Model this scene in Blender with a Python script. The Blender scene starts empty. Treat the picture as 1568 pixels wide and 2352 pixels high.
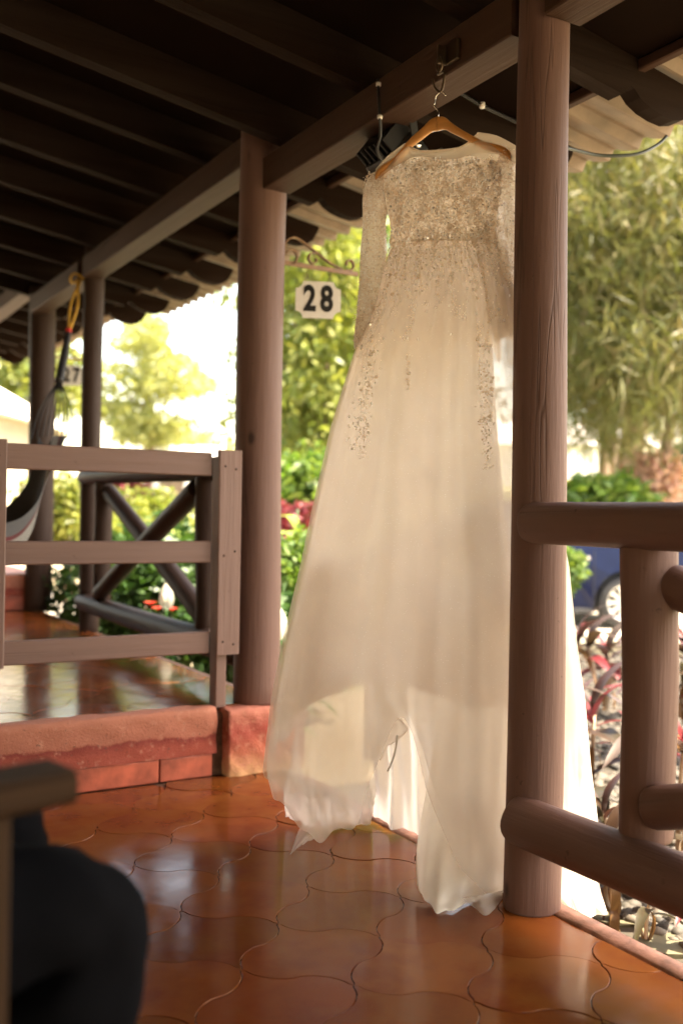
import bpy, bmesh, math, random
import numpy as np
from mathutils import Vector, Matrix
from mathutils.geometry import tessellate_polygon

random.seed(7); np.random.seed(7)
SC = bpy.context.scene
COL = SC.collection
R = math.radians

# ------------------------------------------------------------------ camera
# place frame: x = outward from the house (towards the garden), y = along the porch, z = up
F, H, ROLL, HEAD = 2287.0, 0.95, 0.0165, R(30.4)
SA, CA = math.sin(HEAD), math.cos(HEAD)
def at(u, v, k):
    """point seen at (u, v) of a 1568x2352 view, k metres in front of the camera"""
    du, dv = u - 784, v - 1176
    a = (du*math.cos(ROLL) + dv*math.sin(ROLL))/F
    b = -(-du*math.sin(ROLL) + dv*math.cos(ROLL))/F
    return Vector(((a*CA + SA)*k, (-a*SA + CA)*k, H + b*k))
def vw(X, Y, z=0.0):
    """point X to the right and Y in front of where the photographer stands"""
    return Vector((X*CA + Y*SA, -X*SA + Y*CA, z))
cam = bpy.data.cameras.new('camera'); camo = bpy.data.objects.new('camera', cam); COL.objects.link(camo)
fw = Vector((SA, CA, 0)); rt = Vector((CA, -SA, 0)); up = Vector((0, 0, 1))
r2 = rt*math.cos(ROLL) + up*math.sin(ROLL); u2 = up*math.cos(ROLL) - rt*math.sin(ROLL)
M = Matrix((r2, u2, -fw)).transposed().to_4x4(); M.translation = (0, 0, H)
camo.matrix_world = M
cam.sensor_fit = 'HORIZONTAL'; cam.sensor_width = 24; cam.lens = 35
cam.clip_start = 0.05; cam.clip_end = 2000
cam.dof.use_dof = True; cam.dof.focus_distance = 2.48; cam.dof.aperture_fstop = 2.0
SC.camera = camo

# ------------------------------------------------------------------ sky, sun, exposure
SUN_EL, SUN_AZ = R(64.5), R(-36)          # azimuth measured from +x
sun_to = Vector((math.cos(SUN_EL)*math.cos(SUN_AZ), math.cos(SUN_EL)*math.sin(SUN_AZ), math.sin(SUN_EL)))
W = bpy.data.worlds.new('World'); SC.world = W; W.use_nodes = True
wn = W.node_tree; wn.nodes.clear()
sky = wn.nodes.new('ShaderNodeTexSky'); sky.sky_type = 'NISHITA'; sky.sun_disc = False
sky.sun_elevation = SUN_EL; sky.sun_rotation = math.atan2(sun_to.x, sun_to.y)
sky.air_density = 1.0; sky.dust_density = 2.0; sky.ozone_density = 0.5
warm = wn.nodes.new('ShaderNodeMix'); warm.data_type = 'RGBA'; warm.blend_type = 'MULTIPLY'
warm.inputs[0].default_value = 1.0; warm.inputs[7].default_value = (1.0, 0.79, 0.58, 1)
bg = wn.nodes.new('ShaderNodeBackground'); bg.inputs[1].default_value = 0.15
wo = wn.nodes.new('ShaderNodeOutputWorld')
wn.links.new(sky.outputs[0], warm.inputs[6]); wn.links.new(warm.outputs[2], bg.inputs[0]); wn.links.new(bg.outputs[0], wo.inputs[0])
sl = bpy.data.lights.new('sun', 'SUN'); sl.energy = 3.0; sl.angle = R(0.6); sl.color = (1.0, 0.87, 0.69)
so = bpy.data.objects.new('sun', sl); COL.objects.link(so); so.rotation_euler = sun_to.to_track_quat('Z', 'Y').to_euler(); so.location = (6, -3, 12)
vs = SC.view_settings; vs.view_transform = 'Standard'; vs.look = 'None'; vs.gamma = 1.0; vs.exposure = 3.55; vs.use_curve_mapping = False
SC.cycles.max_bounces = 10; SC.cycles.diffuse_bounces = 6; SC.cycles.glossy_bounces = 4
SC.cycles.transparent_max_bounces = 24; SC.cycles.transmission_bounces = 6
SC.cycles.use_denoising = True
SC.cycles.sample_clamp_indirect = 6.0

# ------------------------------------------------------------------ helpers
def tag(o, label=None, cat=None, group=None, kind=None):
    if label: o['label'] = label
    if cat: o['category'] = cat
    if group: o['group'] = group
    if kind: o['kind'] = kind
    return o
def link(o, parent=None):
    COL.objects.link(o)
    if parent is not None: o.parent = parent
    return o
def empty(name, loc=(0, 0, 0), rz=0.0, label=None, cat=None, group=None, kind=None):
    o = bpy.data.objects.new(name, None); o.empty_display_size = 0.1
    o.location = loc; o.rotation_euler = (0, 0, rz); link(o)
    return tag(o, label, cat, group, kind)
def mesh(name, V, Fc, mat=None, smooth=False):
    me = bpy.data.meshes.new(name)
    me.from_pydata([tuple(v) for v in V], [], [tuple(f) for f in Fc]); me.update()
    if smooth: me.polygons.foreach_set('use_smooth', [True]*len(me.polygons))
    if mat: me.materials.append(mat)
    return me
def npmesh(name, V, Q, mat=None, smooth=False):
    """fast mesh from numpy verts (n,3) and equal-sized polygons (m,k)"""
    me = bpy.data.meshes.new(name); V = np.asarray(V, np.float32); Q = np.asarray(Q, np.int32)
    k = Q.shape[1]
    me.vertices.add(len(V)); me.vertices.foreach_set('co', V.ravel())
    me.loops.add(Q.size); me.loops.foreach_set('vertex_index', Q.ravel())
    me.polygons.add(len(Q)); me.polygons.foreach_set('loop_start', np.arange(0, Q.size, k, dtype=np.int32))
    me.polygons.foreach_set('loop_total', np.full(len(Q), k, np.int32))
    if smooth: me.polygons.foreach_set('use_smooth', np.ones(len(Q), bool))
    me.update(calc_edges=True); me.validate()
    if mat: me.materials.append(mat)
    return me
def obj(name, me, parent=None, loc=None, mw=None):
    o = bpy.data.objects.new(name, me); link(o, parent)
    if mw is not None: o.matrix_local = mw
    elif loc is not None: o.location = loc
    return o
def along(a, b, spin=0.0, upv=None):
    """matrix with local z from a to b"""
    a, b = Vector(a), Vector(b); z = (b - a).normalized()
    ref = Vector(upv) if upv else (Vector((0, 0, 1)) if abs(z.z) < 0.9 else Vector((0, 1, 0)))
    x = ref.cross(z).normalized(); y = z.cross(x)
    m = Matrix((x, y, z)).transposed().to_4x4(); m.translation = a
    return m @ Matrix.Rotation(spin, 4, 'Z'), (b - a).length
def log(name, a, b, r0, r1, mat, parent=None, wob=0.03, seg=28, n=26, seed=0, flare=0.0):
    """round timber from a to b, slightly uneven, length along local z"""
    m, L = along(a, b, seed*1.3); rg = random.Random(seed)
    ph = [rg.uniform(0, 6.28) for _ in range(8)]
    V, Fc = [], []
    for i in range(n + 1):
        t = i/n; r = r0 + (r1 - r0)*t
        if i in (0, n): r *= 0.955
        ox = 0.05*r*math.sin(3.1*t*2 + ph[0]) * (1 if 0 < i < n else 0.9); oy = 0.05*r*math.sin(2.3*t*2 + ph[1])
        for j in range(seg):
            th = 2*math.pi*j/seg
            k = 1 + wob*(0.5*math.sin(2*th + ph[2] + 2*t) + 0.35*math.sin(3*th + ph[3] + 5*t) + 0.3*math.sin(5*th + ph[4] + 9*t)*math.sin(7*t + ph[5]))
            V.append((ox + r*k*math.cos(th), oy + r*k*math.sin(th), (t if i not in (0, n) else t)*L))
    # small rounding of the two ends
    for i in range(n):
        for j in range(seg):
            j2 = (j + 1) % seg
            Fc.append((i*seg + j, i*seg + j2, (i + 1)*seg + j2, (i + 1)*seg + j))
    # second-ring shift makes the end chamfer
    e = 0.006/L
    for j in range(seg):
        x, y, z = V[seg + j]; V[seg + j] = (x, y, e*L*1.2)
        x, y, z = V[(n - 1)*seg + j]; V[(n - 1)*seg + j] = (x, y, L*(1 - e*1.2))
    Fc.append(tuple(reversed(range(seg)))); Fc.append(tuple(range(n*seg, n*seg + seg)))
    me = mesh(name, V, Fc, mat, True)
    me.polygons[len(Fc) - 1].use_smooth = False; me.polygons[len(Fc) - 2].use_smooth = False
    return obj(name, me, parent, mw=m)
def plank(name, a, b, w, h, mat, parent=None, upv=None, ch=0.004):
    """squared timber a to b; w across (local x), h in the upv direction (local y); grain on local z"""
    m, L = along(a, b, 0, upv)
    sec = []
    for sx, sy in ((1, 1), (-1, 1), (-1, -1), (1, -1)):
        p = [(sx*(w/2 - ch), sy*h/2), (sx*w/2, sy*(h/2 - ch))]
        if sx*sy > 0: p.reverse()
        sec += p
    V = [(x, y, 0) for x, y in sec] + [(x, y, L) for x, y in sec]; n = len(sec)
    Fc = [(i, (i + 1) % n, n + (i + 1) % n, n + i) for i in range(n)] + [tuple(reversed(range(n))), tuple(range(n, 2*n))]
    return obj(name, mesh(name, V, Fc, mat), parent, mw=m)
def box(name, c, s, mat, parent=None, ch=0.0, rz=0.0):
    x, y, z = s[0]/2, s[1]/2, s[2]/2
    bm = bmesh.new(); bmesh.ops.create_cube(bm, size=1)
    for v in bm.verts: v.co = (v.co.x*s[0], v.co.y*s[1], v.co.z*s[2])
    if ch: bmesh.ops.bevel(bm, geom=bm.edges[:], offset=ch, segments=2, affect='EDGES', profile=0.5)
    me = bpy.data.meshes.new(name); bm.to_mesh(me); bm.free(); me.materials.append(mat)
    o = obj(name, me, parent, c); o.rotation_euler = (0, 0, rz); return o
def tube_geo(pts, rad, seg=8, closed=False):
    """verts and quads of a tube through pts; rad number or list"""
    P = [Vector(p) for p in pts]; n = len(P)
    rad = [rad]*n if not hasattr(rad, '__len__') else rad
    V, Fc = [], []; prev = None
    for i, p in enumerate(P):
        t = ((P[(i + 1) % n] - P[i - 1]) if closed else (P[min(i + 1, n - 1)] - P[max(i - 1, 0)])).normalized()
        if prev is None:
            ref = Vector((0, 0, 1)) if abs(t.z) < 0.9 else Vector((1, 0, 0)); x = ref.cross(t).normalized()
        else:
            x = (prev - t*prev.dot(t)); x = x.normalized() if x.length > 1e-6 else prev
        prev = x; y = t.cross(x)
        for j in range(seg):
            th = 2*math.pi*j/seg; V.append(p + (x*math.cos(th) + y*math.sin(th))*rad[i])
    for i in range(n if closed else n - 1):
        for j in range(seg):
            a, b = i*seg + j, i*seg + (j + 1) % seg; c, d = ((i + 1) % n)*seg + (j + 1) % seg, ((i + 1) % n)*seg + j
            Fc.append((a, b, c, d))
    if not closed: Fc += [tuple(reversed(range(seg))), tuple(range((n - 1)*seg, n*seg))]
    return V, Fc
def tube(name, pts, rad, mat, parent=None, seg=8, closed=False):
    V, Fc = tube_geo(pts, rad, seg, closed)
    return obj(name, mesh(name, V, Fc, mat, True), parent)
def spline(pts, n):
    """Catmull-Rom through pts, n samples a span"""
    P = [Vector(p) for p in pts]; out = []
    for i in range(len(P) - 1):
        p0, p1, p2, p3 = P[max(i - 1, 0)], P[i], P[i + 1], P[min(i + 2, len(P) - 1)]
        for k in range(n):
            t = k/n
            out.append(0.5*((2*p1) + (p2 - p0)*t + (2*p0 - 5*p1 + 4*p2 - p3)*t*t + (3*p1 - p0 - 3*p2 + p3)*t**3))
    out.append(P[-1]); return out
def lathe(name, prof, mat, parent=None, seg=24, mw=None, loc=None, closed=False):
    V, Fc = [], []; n = len(prof)
    for r, z in prof:
        for j in range(seg):
            th = 2*math.pi*j/seg; V.append((r*math.cos(th), r*math.sin(th), z))
    for i in range(n - 1):
        for j in range(seg):
            Fc.append((i*seg + j, i*seg + (j + 1) % seg, (i + 1)*seg + (j + 1) % seg, (i + 1)*seg + j))
    Fc += [tuple(reversed(range(seg))), tuple(range((n - 1)*seg, n*seg))]
    return obj(name, mesh(name, V, Fc, mat, True), parent, loc, mw)
def prism(name, poly, h, mat, parent=None, mw=None, loc=None):
    """polygon in local xy extruded to z=h"""
    n = len(poly)
    V = [(x, y, 0) for x, y in poly] + [(x, y, h) for x, y in poly]
    Fc = [(i, (i + 1) % n, n + (i + 1) % n, n + i) for i in range(n)] + [tuple(reversed(range(n))), tuple(range(n, 2*n))]
    return obj(name, mesh(name, V, Fc, mat), parent, loc, mw)

# ------------------------------------------------------------------ materials
def mat(name):
    m = bpy.data.materials.new(name); m.use_nodes = True; nt = m.node_tree
    b = nt.nodes['Principled BSDF']; return m, nt, b
def N(nt, t, **kw):
    n = nt.nodes.new(t)
    for k, v in kw.items(): setattr(n, k, v)
    return n
def L(nt, a, b): nt.links.new(a, b)
def ramp(nt, fac, stops):
    r = N(nt, 'ShaderNodeValToRGB'); L(nt, fac, r.inputs[0]); e = r.color_ramp.elements
    while len(e) < len(stops): e.new(0.5)
    for i, (p, c) in enumerate(stops):
        e[i].position = p; e[i].color = c if len(c) == 4 else (*c, 1)
    return r.outputs[0]
def coords(nt, kind='Object', scale=(1, 1, 1)):
    tc = N(nt, 'ShaderNodeTexCoord'); mp = N(nt, 'ShaderNodeMapping'); mp.inputs['Scale'].default_value = scale
    L(nt, tc.outputs[kind], mp.inputs[0]); return mp.outputs[0]
def noise(nt, vec, scale, detail=4, rough=0.55):
    n = N(nt, 'ShaderNodeTexNoise'); n.inputs['Scale'].default_value = scale; n.inputs['Detail'].default_value = detail
    n.inputs['Roughness'].default_value = rough; L(nt, vec, n.inputs['Vector']); return n.outputs['Fac']
def mixc(nt, fac, a, b, mode='MIX'):
    m = N(nt, 'ShaderNodeMix', data_type='RGBA', blend_type=mode)
    if hasattr(fac, 'node'): L(nt, fac, m.inputs[0])
    else: m.inputs[0].default_value = fac
    for i, c in ((6, a), (7, b)):
        if hasattr(c, 'node'): L(nt, c, m.inputs[i])
        else: m.inputs[i].default_value = (*c, 1) if len(c) == 3 else c
    return m.outputs[2]
def bump(nt, b, hgt, strength, dist=0.01):
    n = N(nt, 'ShaderNodeBump'); n.inputs['Strength'].default_value = strength; n.inputs['Distance'].default_value = dist
    L(nt, hgt, n.inputs['Height']); L(nt, n.outputs[0], b.inputs['Normal']); return n
def plain(name, col, rough=0.6, metal=0.0, var=0.12, sc=20, bmp=0.1):
    m, nt, b = mat(name); v = coords(nt); f = noise(nt, v, sc)
    c = ramp(nt, f, [(0.3, tuple(x*(1 - var) for x in col)), (0.7, tuple(min(1, x*(1 + var)) for x in col))])
    L(nt, c, b.inputs['Base Color']); b.inputs['Roughness'].default_value = rough; b.inputs['Metallic'].default_value = metal
    if bmp: bump(nt, b, noise(nt, v, sc*4), bmp, 0.003)
    return m
def wood(name, col, rough=0.5, axis=2, crack=0.8, var=0.18, fine=1.0, spec=0.5, knots=False):
    """painted timber: grain, checks and scuffs run along the given local axis"""
    m, nt, b = mat(name); s = [1, 1, 1]; s[axis] = 0.06
    v = coords(nt, 'Object', s); s2 = [1, 1, 1]; s2[axis] = 0.035; v2 = coords(nt, 'Object', s2)
    oi = N(nt, 'ShaderNodeObjectInfo')
    add = N(nt, 'ShaderNodeVectorMath', operation='ADD'); L(nt, v, add.inputs[0])
    mul = N(nt, 'ShaderNodeMath', operation='MULTIPLY'); L(nt, oi.outputs['Random'], mul.inputs[0]); mul.inputs[1].default_value = 31.0
    L(nt, mul.outputs[0], add.inputs[1]); v = add.outputs[0]
    add2 = N(nt, 'ShaderNodeVectorMath', operation='ADD'); L(nt, v2, add2.inputs[0]); L(nt, mul.outputs[0], add2.inputs[1]); v2 = add2.outputs[0]
    g = noise(nt, v, 70*fine, 6, 0.6); big = noise(nt, v, 9, 3)
    c1 = ramp(nt, g, [(0.25, tuple(x*(1 - var) for x in col)), (0.75, tuple(x*(1 + var) for x in col))])
    c2 = mixc(nt, ramp(nt, big, [(0.35, (0, 0, 0)), (0.7, (1, 1, 1))]), c1, tuple(min(1, x*1.25 + 0.01) for x in col))
    ck = noise(nt, v2, 26*fine, 2, 0.5)
    line = ramp(nt, ck, [(0.485, (0, 0, 0)), (0.496, (1, 1, 1)), (0.504, (1, 1, 1)), (0.515, (0, 0, 0))])
    msk = ramp(nt, noise(nt, v, 5, 2), [(0.54, (0, 0, 0)), (0.66, (1, 1, 1))])
    cm = mixc(nt, 1.0, line, msk, 'MULTIPLY')
    sc = N(nt, 'ShaderNodeMath', operation='MULTIPLY'); L(nt, cm, sc.inputs[0]); sc.inputs[1].default_value = crack
    c3 = mixc(nt, sc.outputs[0], c2, tuple(x*0.22 for x in col))
    # worn and dirty spots
    sp = noise(nt, coords(nt, 'Object', (1, 1, 1)), 38, 3)
    c4 = mixc(nt, ramp(nt, sp, [(0.70, (0, 0, 0)), (0.76, (0.6, 0.6, 0.6))]), c3, tuple(x*0.5 for x in col))
    if knots:
        vk = N(nt, 'ShaderNodeTexVoronoi'); vk.inputs['Scale'].default_value = 5.5
        s4 = [1, 1, 1]; s4[axis] = 0.55; ak = N(nt, 'ShaderNodeVectorMath', operation='ADD'); L(nt, coords(nt, 'Object', s4), ak.inputs[0]); L(nt, mul.outputs[0], ak.inputs[1]); L(nt, ak.outputs[0], vk.inputs['Vector'])
        kd = N(nt, 'ShaderNodeMath', operation='MULTIPLY_ADD'); L(nt, g, kd.inputs[0]); kd.inputs[1].default_value = 0.05; L(nt, vk.outputs['Distance'], kd.inputs[2])
        c4 = mixc(nt, ramp(nt, kd.outputs[0], [(0.07, (0.85, 0.85, 0.85)), (0.10, (0.3, 0.3, 0.3)), (0.13, (0, 0, 0))]), c4, tuple(x*0.28 for x in col))
    L(nt, c4, b.inputs['Base Color']); b.inputs['Roughness'].default_value = rough; b.inputs['Specular IOR Level'].default_value = spec
    hh = N(nt, 'ShaderNodeMath', operation='SUBTRACT'); L(nt, g, hh.inputs[0])
    s3 = N(nt, 'ShaderNodeMath', operation='MULTIPLY'); L(nt, sc.outputs[0], s3.inputs[0]); s3.inputs[1].default_value = 1.6
    L(nt, s3.outputs[0], hh.inputs[1]); bump(nt, b, hh.outputs[0], 0.55, 0.004)
    return m
def leafmat(name, cols, trans=0.45, rough=0.5, axis_rand=True):
    """leaf: colour differs leaf by leaf; part of the light passes through"""
    m, nt, b = mat(name); out = nt.nodes['Material Output']
    g = N(nt, 'ShaderNodeNewGeometry'); stops = [(i/(max(len(cols) - 1, 1)), c) for i, c in enumerate(cols)]
    c = ramp(nt, g.outputs['Random Per Island'], stops)
    L(nt, c, b.inputs['Base Color']); b.inputs['Roughness'].default_value = rough
    t = N(nt, 'ShaderNodeBsdfTranslucent'); ct = mixc(nt, 1.0, c, (1.0, 0.98, 0.55), 'MULTIPLY')
    br = N(nt, 'ShaderNodeMix', data_type='RGBA', blend_type='MULTIPLY'); L(nt, ct, t.inputs[0])
    mx = N(nt, 'ShaderNodeMixShader'); mx.inputs[0].default_value = trans
    L(nt, b.outputs[0], mx.inputs[1]); L(nt, t.outputs[0], mx.inputs[2]); L(nt, mx.outputs[0], out.inputs[0])
    return m
def cloth(name, col, trans=0.4, clear=0.0, rough=0.6, sheen=0.3, sc=300, gloss=False):
    """woven cloth: diffuse + light passing through + open mesh"""
    m, nt, b = mat(name); out = nt.nodes['Material Output']
    v = coords(nt); f = noise(nt, v, 14, 3)
    c = ramp(nt, f, [(0.3, tuple(x*0.95 for x in col)), (0.7, col)])
    L(nt, c, b.inputs['Base Color']); b.inputs['Roughness'].default_value = rough
    b.inputs['Sheen Weight'].default_value = sheen
    bump(nt, b, noise(nt, v, sc, 2), 0.15, 0.002)
    t = N(nt, 'ShaderNodeBsdfTranslucent'); L(nt, c, t.inputs[0])
    mx = N(nt, 'ShaderNodeMixShader'); mx.inputs[0].default_value = trans
    L(nt, b.outputs[0], mx.inputs[1]); L(nt, t.outputs[0], mx.inputs[2]); sh = mx.outputs[0]
    if clear > 0:
        tr = N(nt, 'ShaderNodeBsdfTransparent'); m2 = N(nt, 'ShaderNodeMixShader')
        m2.inputs[0].default_value = clear*0.85
        L(nt, sh, m2.inputs[1]); L(nt, tr.outputs[0], m2.inputs[2]); sh = m2.outputs[0]
    L(nt, sh, out.inputs[0]); return m

MT = {}
MT['post'] = wood('mauve_brown_painted_log', (0.122, 0.068, 0.053), 0.6, crack=0.5, var=0.10, spec=0.25, knots=True)
MT['board'] = wood('mauve_brown_painted_board', (0.150, 0.086, 0.067), 0.6, crack=0.25, var=0.06, fine=0.8)
MT['dark_log'] = wood('dark_brown_painted_log', (0.034, 0.019, 0.014), 0.55, crack=0.4, spec=0.15)
MT['beam'] = wood('brown_painted_beam', (0.046, 0.022, 0.012), 0.6, crack=0.3, var=0.10, spec=0.15)
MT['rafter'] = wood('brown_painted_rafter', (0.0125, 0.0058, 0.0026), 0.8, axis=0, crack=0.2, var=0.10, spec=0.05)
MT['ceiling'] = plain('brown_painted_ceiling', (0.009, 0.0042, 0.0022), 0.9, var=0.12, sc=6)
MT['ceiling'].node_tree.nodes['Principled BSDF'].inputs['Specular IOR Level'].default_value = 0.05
MT['sheet'] = plain('weathered_roof_sheet', (0.24, 0.18, 0.125), 0.55, var=0.25, sc=9)
MT['iron'] = plain('rusty_wire', (0.10, 0.07, 0.045), 0.4, 0.8)
MT['black_plastic'] = plain('black_plastic', (0.012, 0.012, 0.013), 0.4)
MT['grey_metal'] = plain('grey_coated_metal', (0.06, 0.062, 0.065), 0.4, 0.5)
MT['steel'] = plain('bright_steel', (0.75, 0.72, 0.66), 0.18, 1.0, bmp=0)
MT['ochre_iron'] = plain('ochre_painted_iron', (0.22, 0.115, 0.045), 0.4, 0.0, var=0.25, sc=40)
MT['white_tie'] = plain('white_plastic', (0.75, 0.73, 0.68), 0.4)
MT['trunk'] = wood('tree_bark', (0.16, 0.115, 0.08), 0.9, crack=0.9, var=0.35, fine=0.12)
MT['pale_bark'] = wood('pale_bark', (0.34, 0.26, 0.18), 0.9, crack=0.5, var=0.3, fine=0.2)

def floor_mat():
    m, nt, b = mat('glazed_terracotta'); oi = N(nt, 'ShaderNodeObjectInfo'); v = coords(nt)
    ad = N(nt, 'ShaderNodeVectorMath', operation='ADD'); L(nt, v, ad.inputs[0])
    mu = N(nt, 'ShaderNodeMath', operation='MULTIPLY'); L(nt, oi.outputs['Random'], mu.inputs[0]); mu.inputs[1].default_value = 57.0
    L(nt, mu.outputs[0], ad.inputs[1]); v = ad.outputs[0]
    base = ramp(nt, oi.outputs['Random'], [(0.0, (0.175, 0.050, 0.010)), (0.35, (0.130, 0.042, 0.008)), (0.7, (0.20, 0.066, 0.015)), (1.0, (0.165, 0.040, 0.010))])
    blot = noise(nt, v, 7, 4)
    c = mixc(nt, ramp(nt, blot, [(0.42, (0, 0, 0)), (0.68, (0.7, 0.7, 0.7))]), base, (0.115, 0.020, 0.007))
    c = mixc(nt, ramp(nt, noise(nt, v, 13, 5), [(0.55, (0, 0, 0)), (0.75, (0.45, 0.45, 0.45))]), c, (0.16, 0.062, 0.020))
    c = mixc(nt, ramp(nt, noise(nt, v, 120, 2), [(0.70, (0, 0, 0)), (0.78, (0.6, 0.6, 0.6))]), c, (0.10, 0.03, 0.012))
    L(nt, c, b.inputs['Base Color'])
    rr = ramp(nt, noise(nt, v, 11, 5), [(0.3, (0.09, 0.09, 0.09)), (0.7, (0.19, 0.19, 0.19))])
    L(nt, rr, b.inputs['Roughness']); b.inputs['IOR'].default_value = 1.5
    b.inputs['Coat Weight'].default_value = 0.08; b.inputs['Specular IOR Level'].default_value = 0.12; b.inputs['Coat Roughness'].default_value = 0.12
    bump(nt, b, noise(nt, v, 9, 3), 0.12, 0.006); return m
MT['tile'] = floor_mat()
MT['grout'] = plain('dark_grout', (0.11, 0.058, 0.035), 0.8, var=0.4, sc=40)
def plaster_mat():
    m, nt, b = mat('worn_red_plaster'); v = coords(nt)
    sx = N(nt, 'ShaderNodeSeparateXYZ'); L(nt, v, sx.inputs[0])
    n1 = noise(nt, v, 16, 5); n2 = noise(nt, v, 45, 4)
    hh = N(nt, 'ShaderNodeMath', operation='MULTIPLY_ADD'); L(nt, n1, hh.inputs[0]); hh.inputs[1].default_value = 0.055; L(nt, sx.outputs['Z'], hh.inputs[2])
    k = ramp(nt, hh.outputs[0], [(0.145, (0.30, 0.060, 0.035)), (0.176, (0.20, 0.030, 0.018)), (0.184, (0.36, 0.125, 0.075)), (0.30, (0.42, 0.165, 0.10))])
    k = mixc(nt, ramp(nt, n2, [(0.56, (0, 0, 0)), (0.72, (0.7, 0.7, 0.7))]), k, (0.50, 0.24, 0.16))
    k = mixc(nt, ramp(nt, noise(nt, v, 90, 2), [(0.66, (0, 0, 0)), (0.72, (0.8, 0.8, 0.8))]), k, (0.09, 0.05, 0.035))
    L(nt, k, b.inputs['Base Color']); b.inputs['Roughness'].default_value = 0.8
    bump(nt, b, noise(nt, v, 130, 5, 0.7), 0.8, 0.006); return m
MT['plaster'] = plaster_mat()
def block_mat():
    m, nt, b = mat('worn_red_corner_plaster'); v = coords(nt)
    sx = N(nt, 'ShaderNodeSeparateXYZ'); L(nt, v, sx.inputs[0]); n1 = noise(nt, v, 14, 5)
    hh = N(nt, 'ShaderNodeMath', operation='MULTIPLY_ADD'); L(nt, n1, hh.inputs[0]); hh.inputs[1].default_value = 0.09; L(nt, sx.outputs['Z'], hh.inputs[2])
    k = ramp(nt, hh.outputs[0], [(0.06, (0.50, 0.28, 0.13)), (0.12, (0.40, 0.12, 0.065)), (0.2, (0.30, 0.055, 0.035)), (0.28, (0.42, 0.15, 0.10))])
    k = mixc(nt, ramp(nt, noise(nt, v, 40, 4), [(0.5, (0, 0, 0)), (0.68, (0.75, 0.75, 0.75))]), k, (0.46, 0.19, 0.12))
    L(nt, k, b.inputs['Base Color']); b.inputs['Roughness'].default_value = 0.85
    bump(nt, b, noise(nt, v, 110, 5, 0.7), 0.8, 0.006); return m
MT['block'] = block_mat()
MT['redtile'] = plain('red_skirting_tile', (0.36, 0.085, 0.045), 0.45, var=0.45, sc=14)

# ------------------------------------------------------------------ ground and terrain
def ground_mat():
    m, nt, b = mat('sunny_ground'); v = coords(nt)
    c = ramp(nt, noise(nt, v, 0.35, 6), [(0.35, (0.15, 0.12, 0.07)), (0.5, (0.20, 0.17, 0.11)), (0.65, (0.10, 0.11, 0.035))])
    c = mixc(nt, ramp(nt, noise(nt, v, 20, 5), [(0.4, (0, 0, 0)), (0.7, (0.6, 0.6, 0.6))]), c, (0.22, 0.18, 0.11))
    L(nt, c, b.inputs['Base Color']); b.inputs['Roughness'].default_value = 0.95
    bump(nt, b, noise(nt, v, 40, 6), 0.6, 0.02); return m
MT['ground'] = ground_mat()
GZ = -0.35
def ground():
    xs = np.concatenate([[-300, -60], np.linspace(-12, 60, 37), [120, 400]]); ys = np.concatenate([[-300, -60], np.linspace(-12, 60, 37), [120, 400]])
    V = [(x, y, GZ + 0.02*math.sin(x*1.3)*math.cos(y*1.7)) for x in xs for y in ys]; n = len(ys)
    Q = [(i*n + j, (i + 1)*n + j, (i + 1)*n + j + 1, i*n + j + 1) for i in range(len(xs) - 1) for j in range(n - 1)]
    tag(obj('ground', mesh('ground', V, Q, MT['ground'], True)), kind='structure')
ground()
def strip(name, pts, w, z, m):
    """flat paving strip along pts (xy), width w"""
    V, Q = [], []
    for i, p in enumerate(pts):
        p = Vector(p); t = (Vector(pts[min(i + 1, len(pts) - 1)]) - Vector(pts[max(i - 1, 0)])).normalized(); s = Vector((-t.y, t.x))
        for k in (-1, 1):
            q = p + s*w*0.5*k; V.append((q.x, q.y, z)); 
        for k in (-1, 1):
            q = p + s*w*0.5*k; V.append((q.x, q.y, z - 0.05))
    for i in range(len(pts) - 1):
        a, b = i*4, i*4 + 4
        Q += [(a, a + 1, b + 1, b), (a + 2, b + 2, b + 3, a + 3), (a, b, b + 2, a + 2), (a + 1, a + 3, b + 3, b + 1)]
    return tag(obj(name, mesh(name, V, Q, m)), kind='structure')
MT['lane'] = plain('pale_concrete_lane', (0.40, 0.36, 0.29), 0.9, var=0.2, sc=1.5)
ca_, cb_ = vw(-20, 12.6), vw(24, 11.6)
strip('driveway', [ca_.xy, vw(2, 12.2).xy, cb_.xy], 4.6, GZ + 0.045, MT['lane'])
MT['kerb'] = plain('mossy_kerb', (0.23, 0.21, 0.15), 0.9, var=0.3, sc=8)
def kerb():
    a, b = vw(-3, 9.75, GZ), vw(12, 9.0, GZ)
    plank('kerb', a + Vector((0, 0, 0.04)), b + Vector((0, 0, 0.04)), 0.14, 0.16, MT['kerb'], upv=(0, 0, 1), ch=0.02)['kind'] = 'structure'
kerb()
MT['bank'] = plain('sunlit_grass_bank', (0.26, 0.24, 0.085), 0.95, var=0.3, sc=3)
def bank():
    V, Q = [], []; nx, ny = 30, 14
    for i in range(nx + 1):
        for j in range(ny + 1):
            X = -2 + 40*i/nx; Y = 15.5 + 40*j/ny
            k = min(1, max(0, (Y - 15.5)/6)); e = min(1, max(0, (X + 1)/6))
            z = GZ + 0.02 + 2.25*k*k*(3 - 2*k)*e + 0.05*math.sin(X*0.9) * k
            p = vw(X, Y, z); V.append(p)
    for i in range(nx):
        for j in range(ny):
            Q.append((i*(ny + 1) + j, (i + 1)*(ny + 1) + j, (i + 1)*(ny + 1) + j + 1, i*(ny + 1) + j + 1))
    tag(obj('grass_bank', mesh('grass_bank', V, Q, MT['bank'], True)), kind='structure')
bank()

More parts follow.
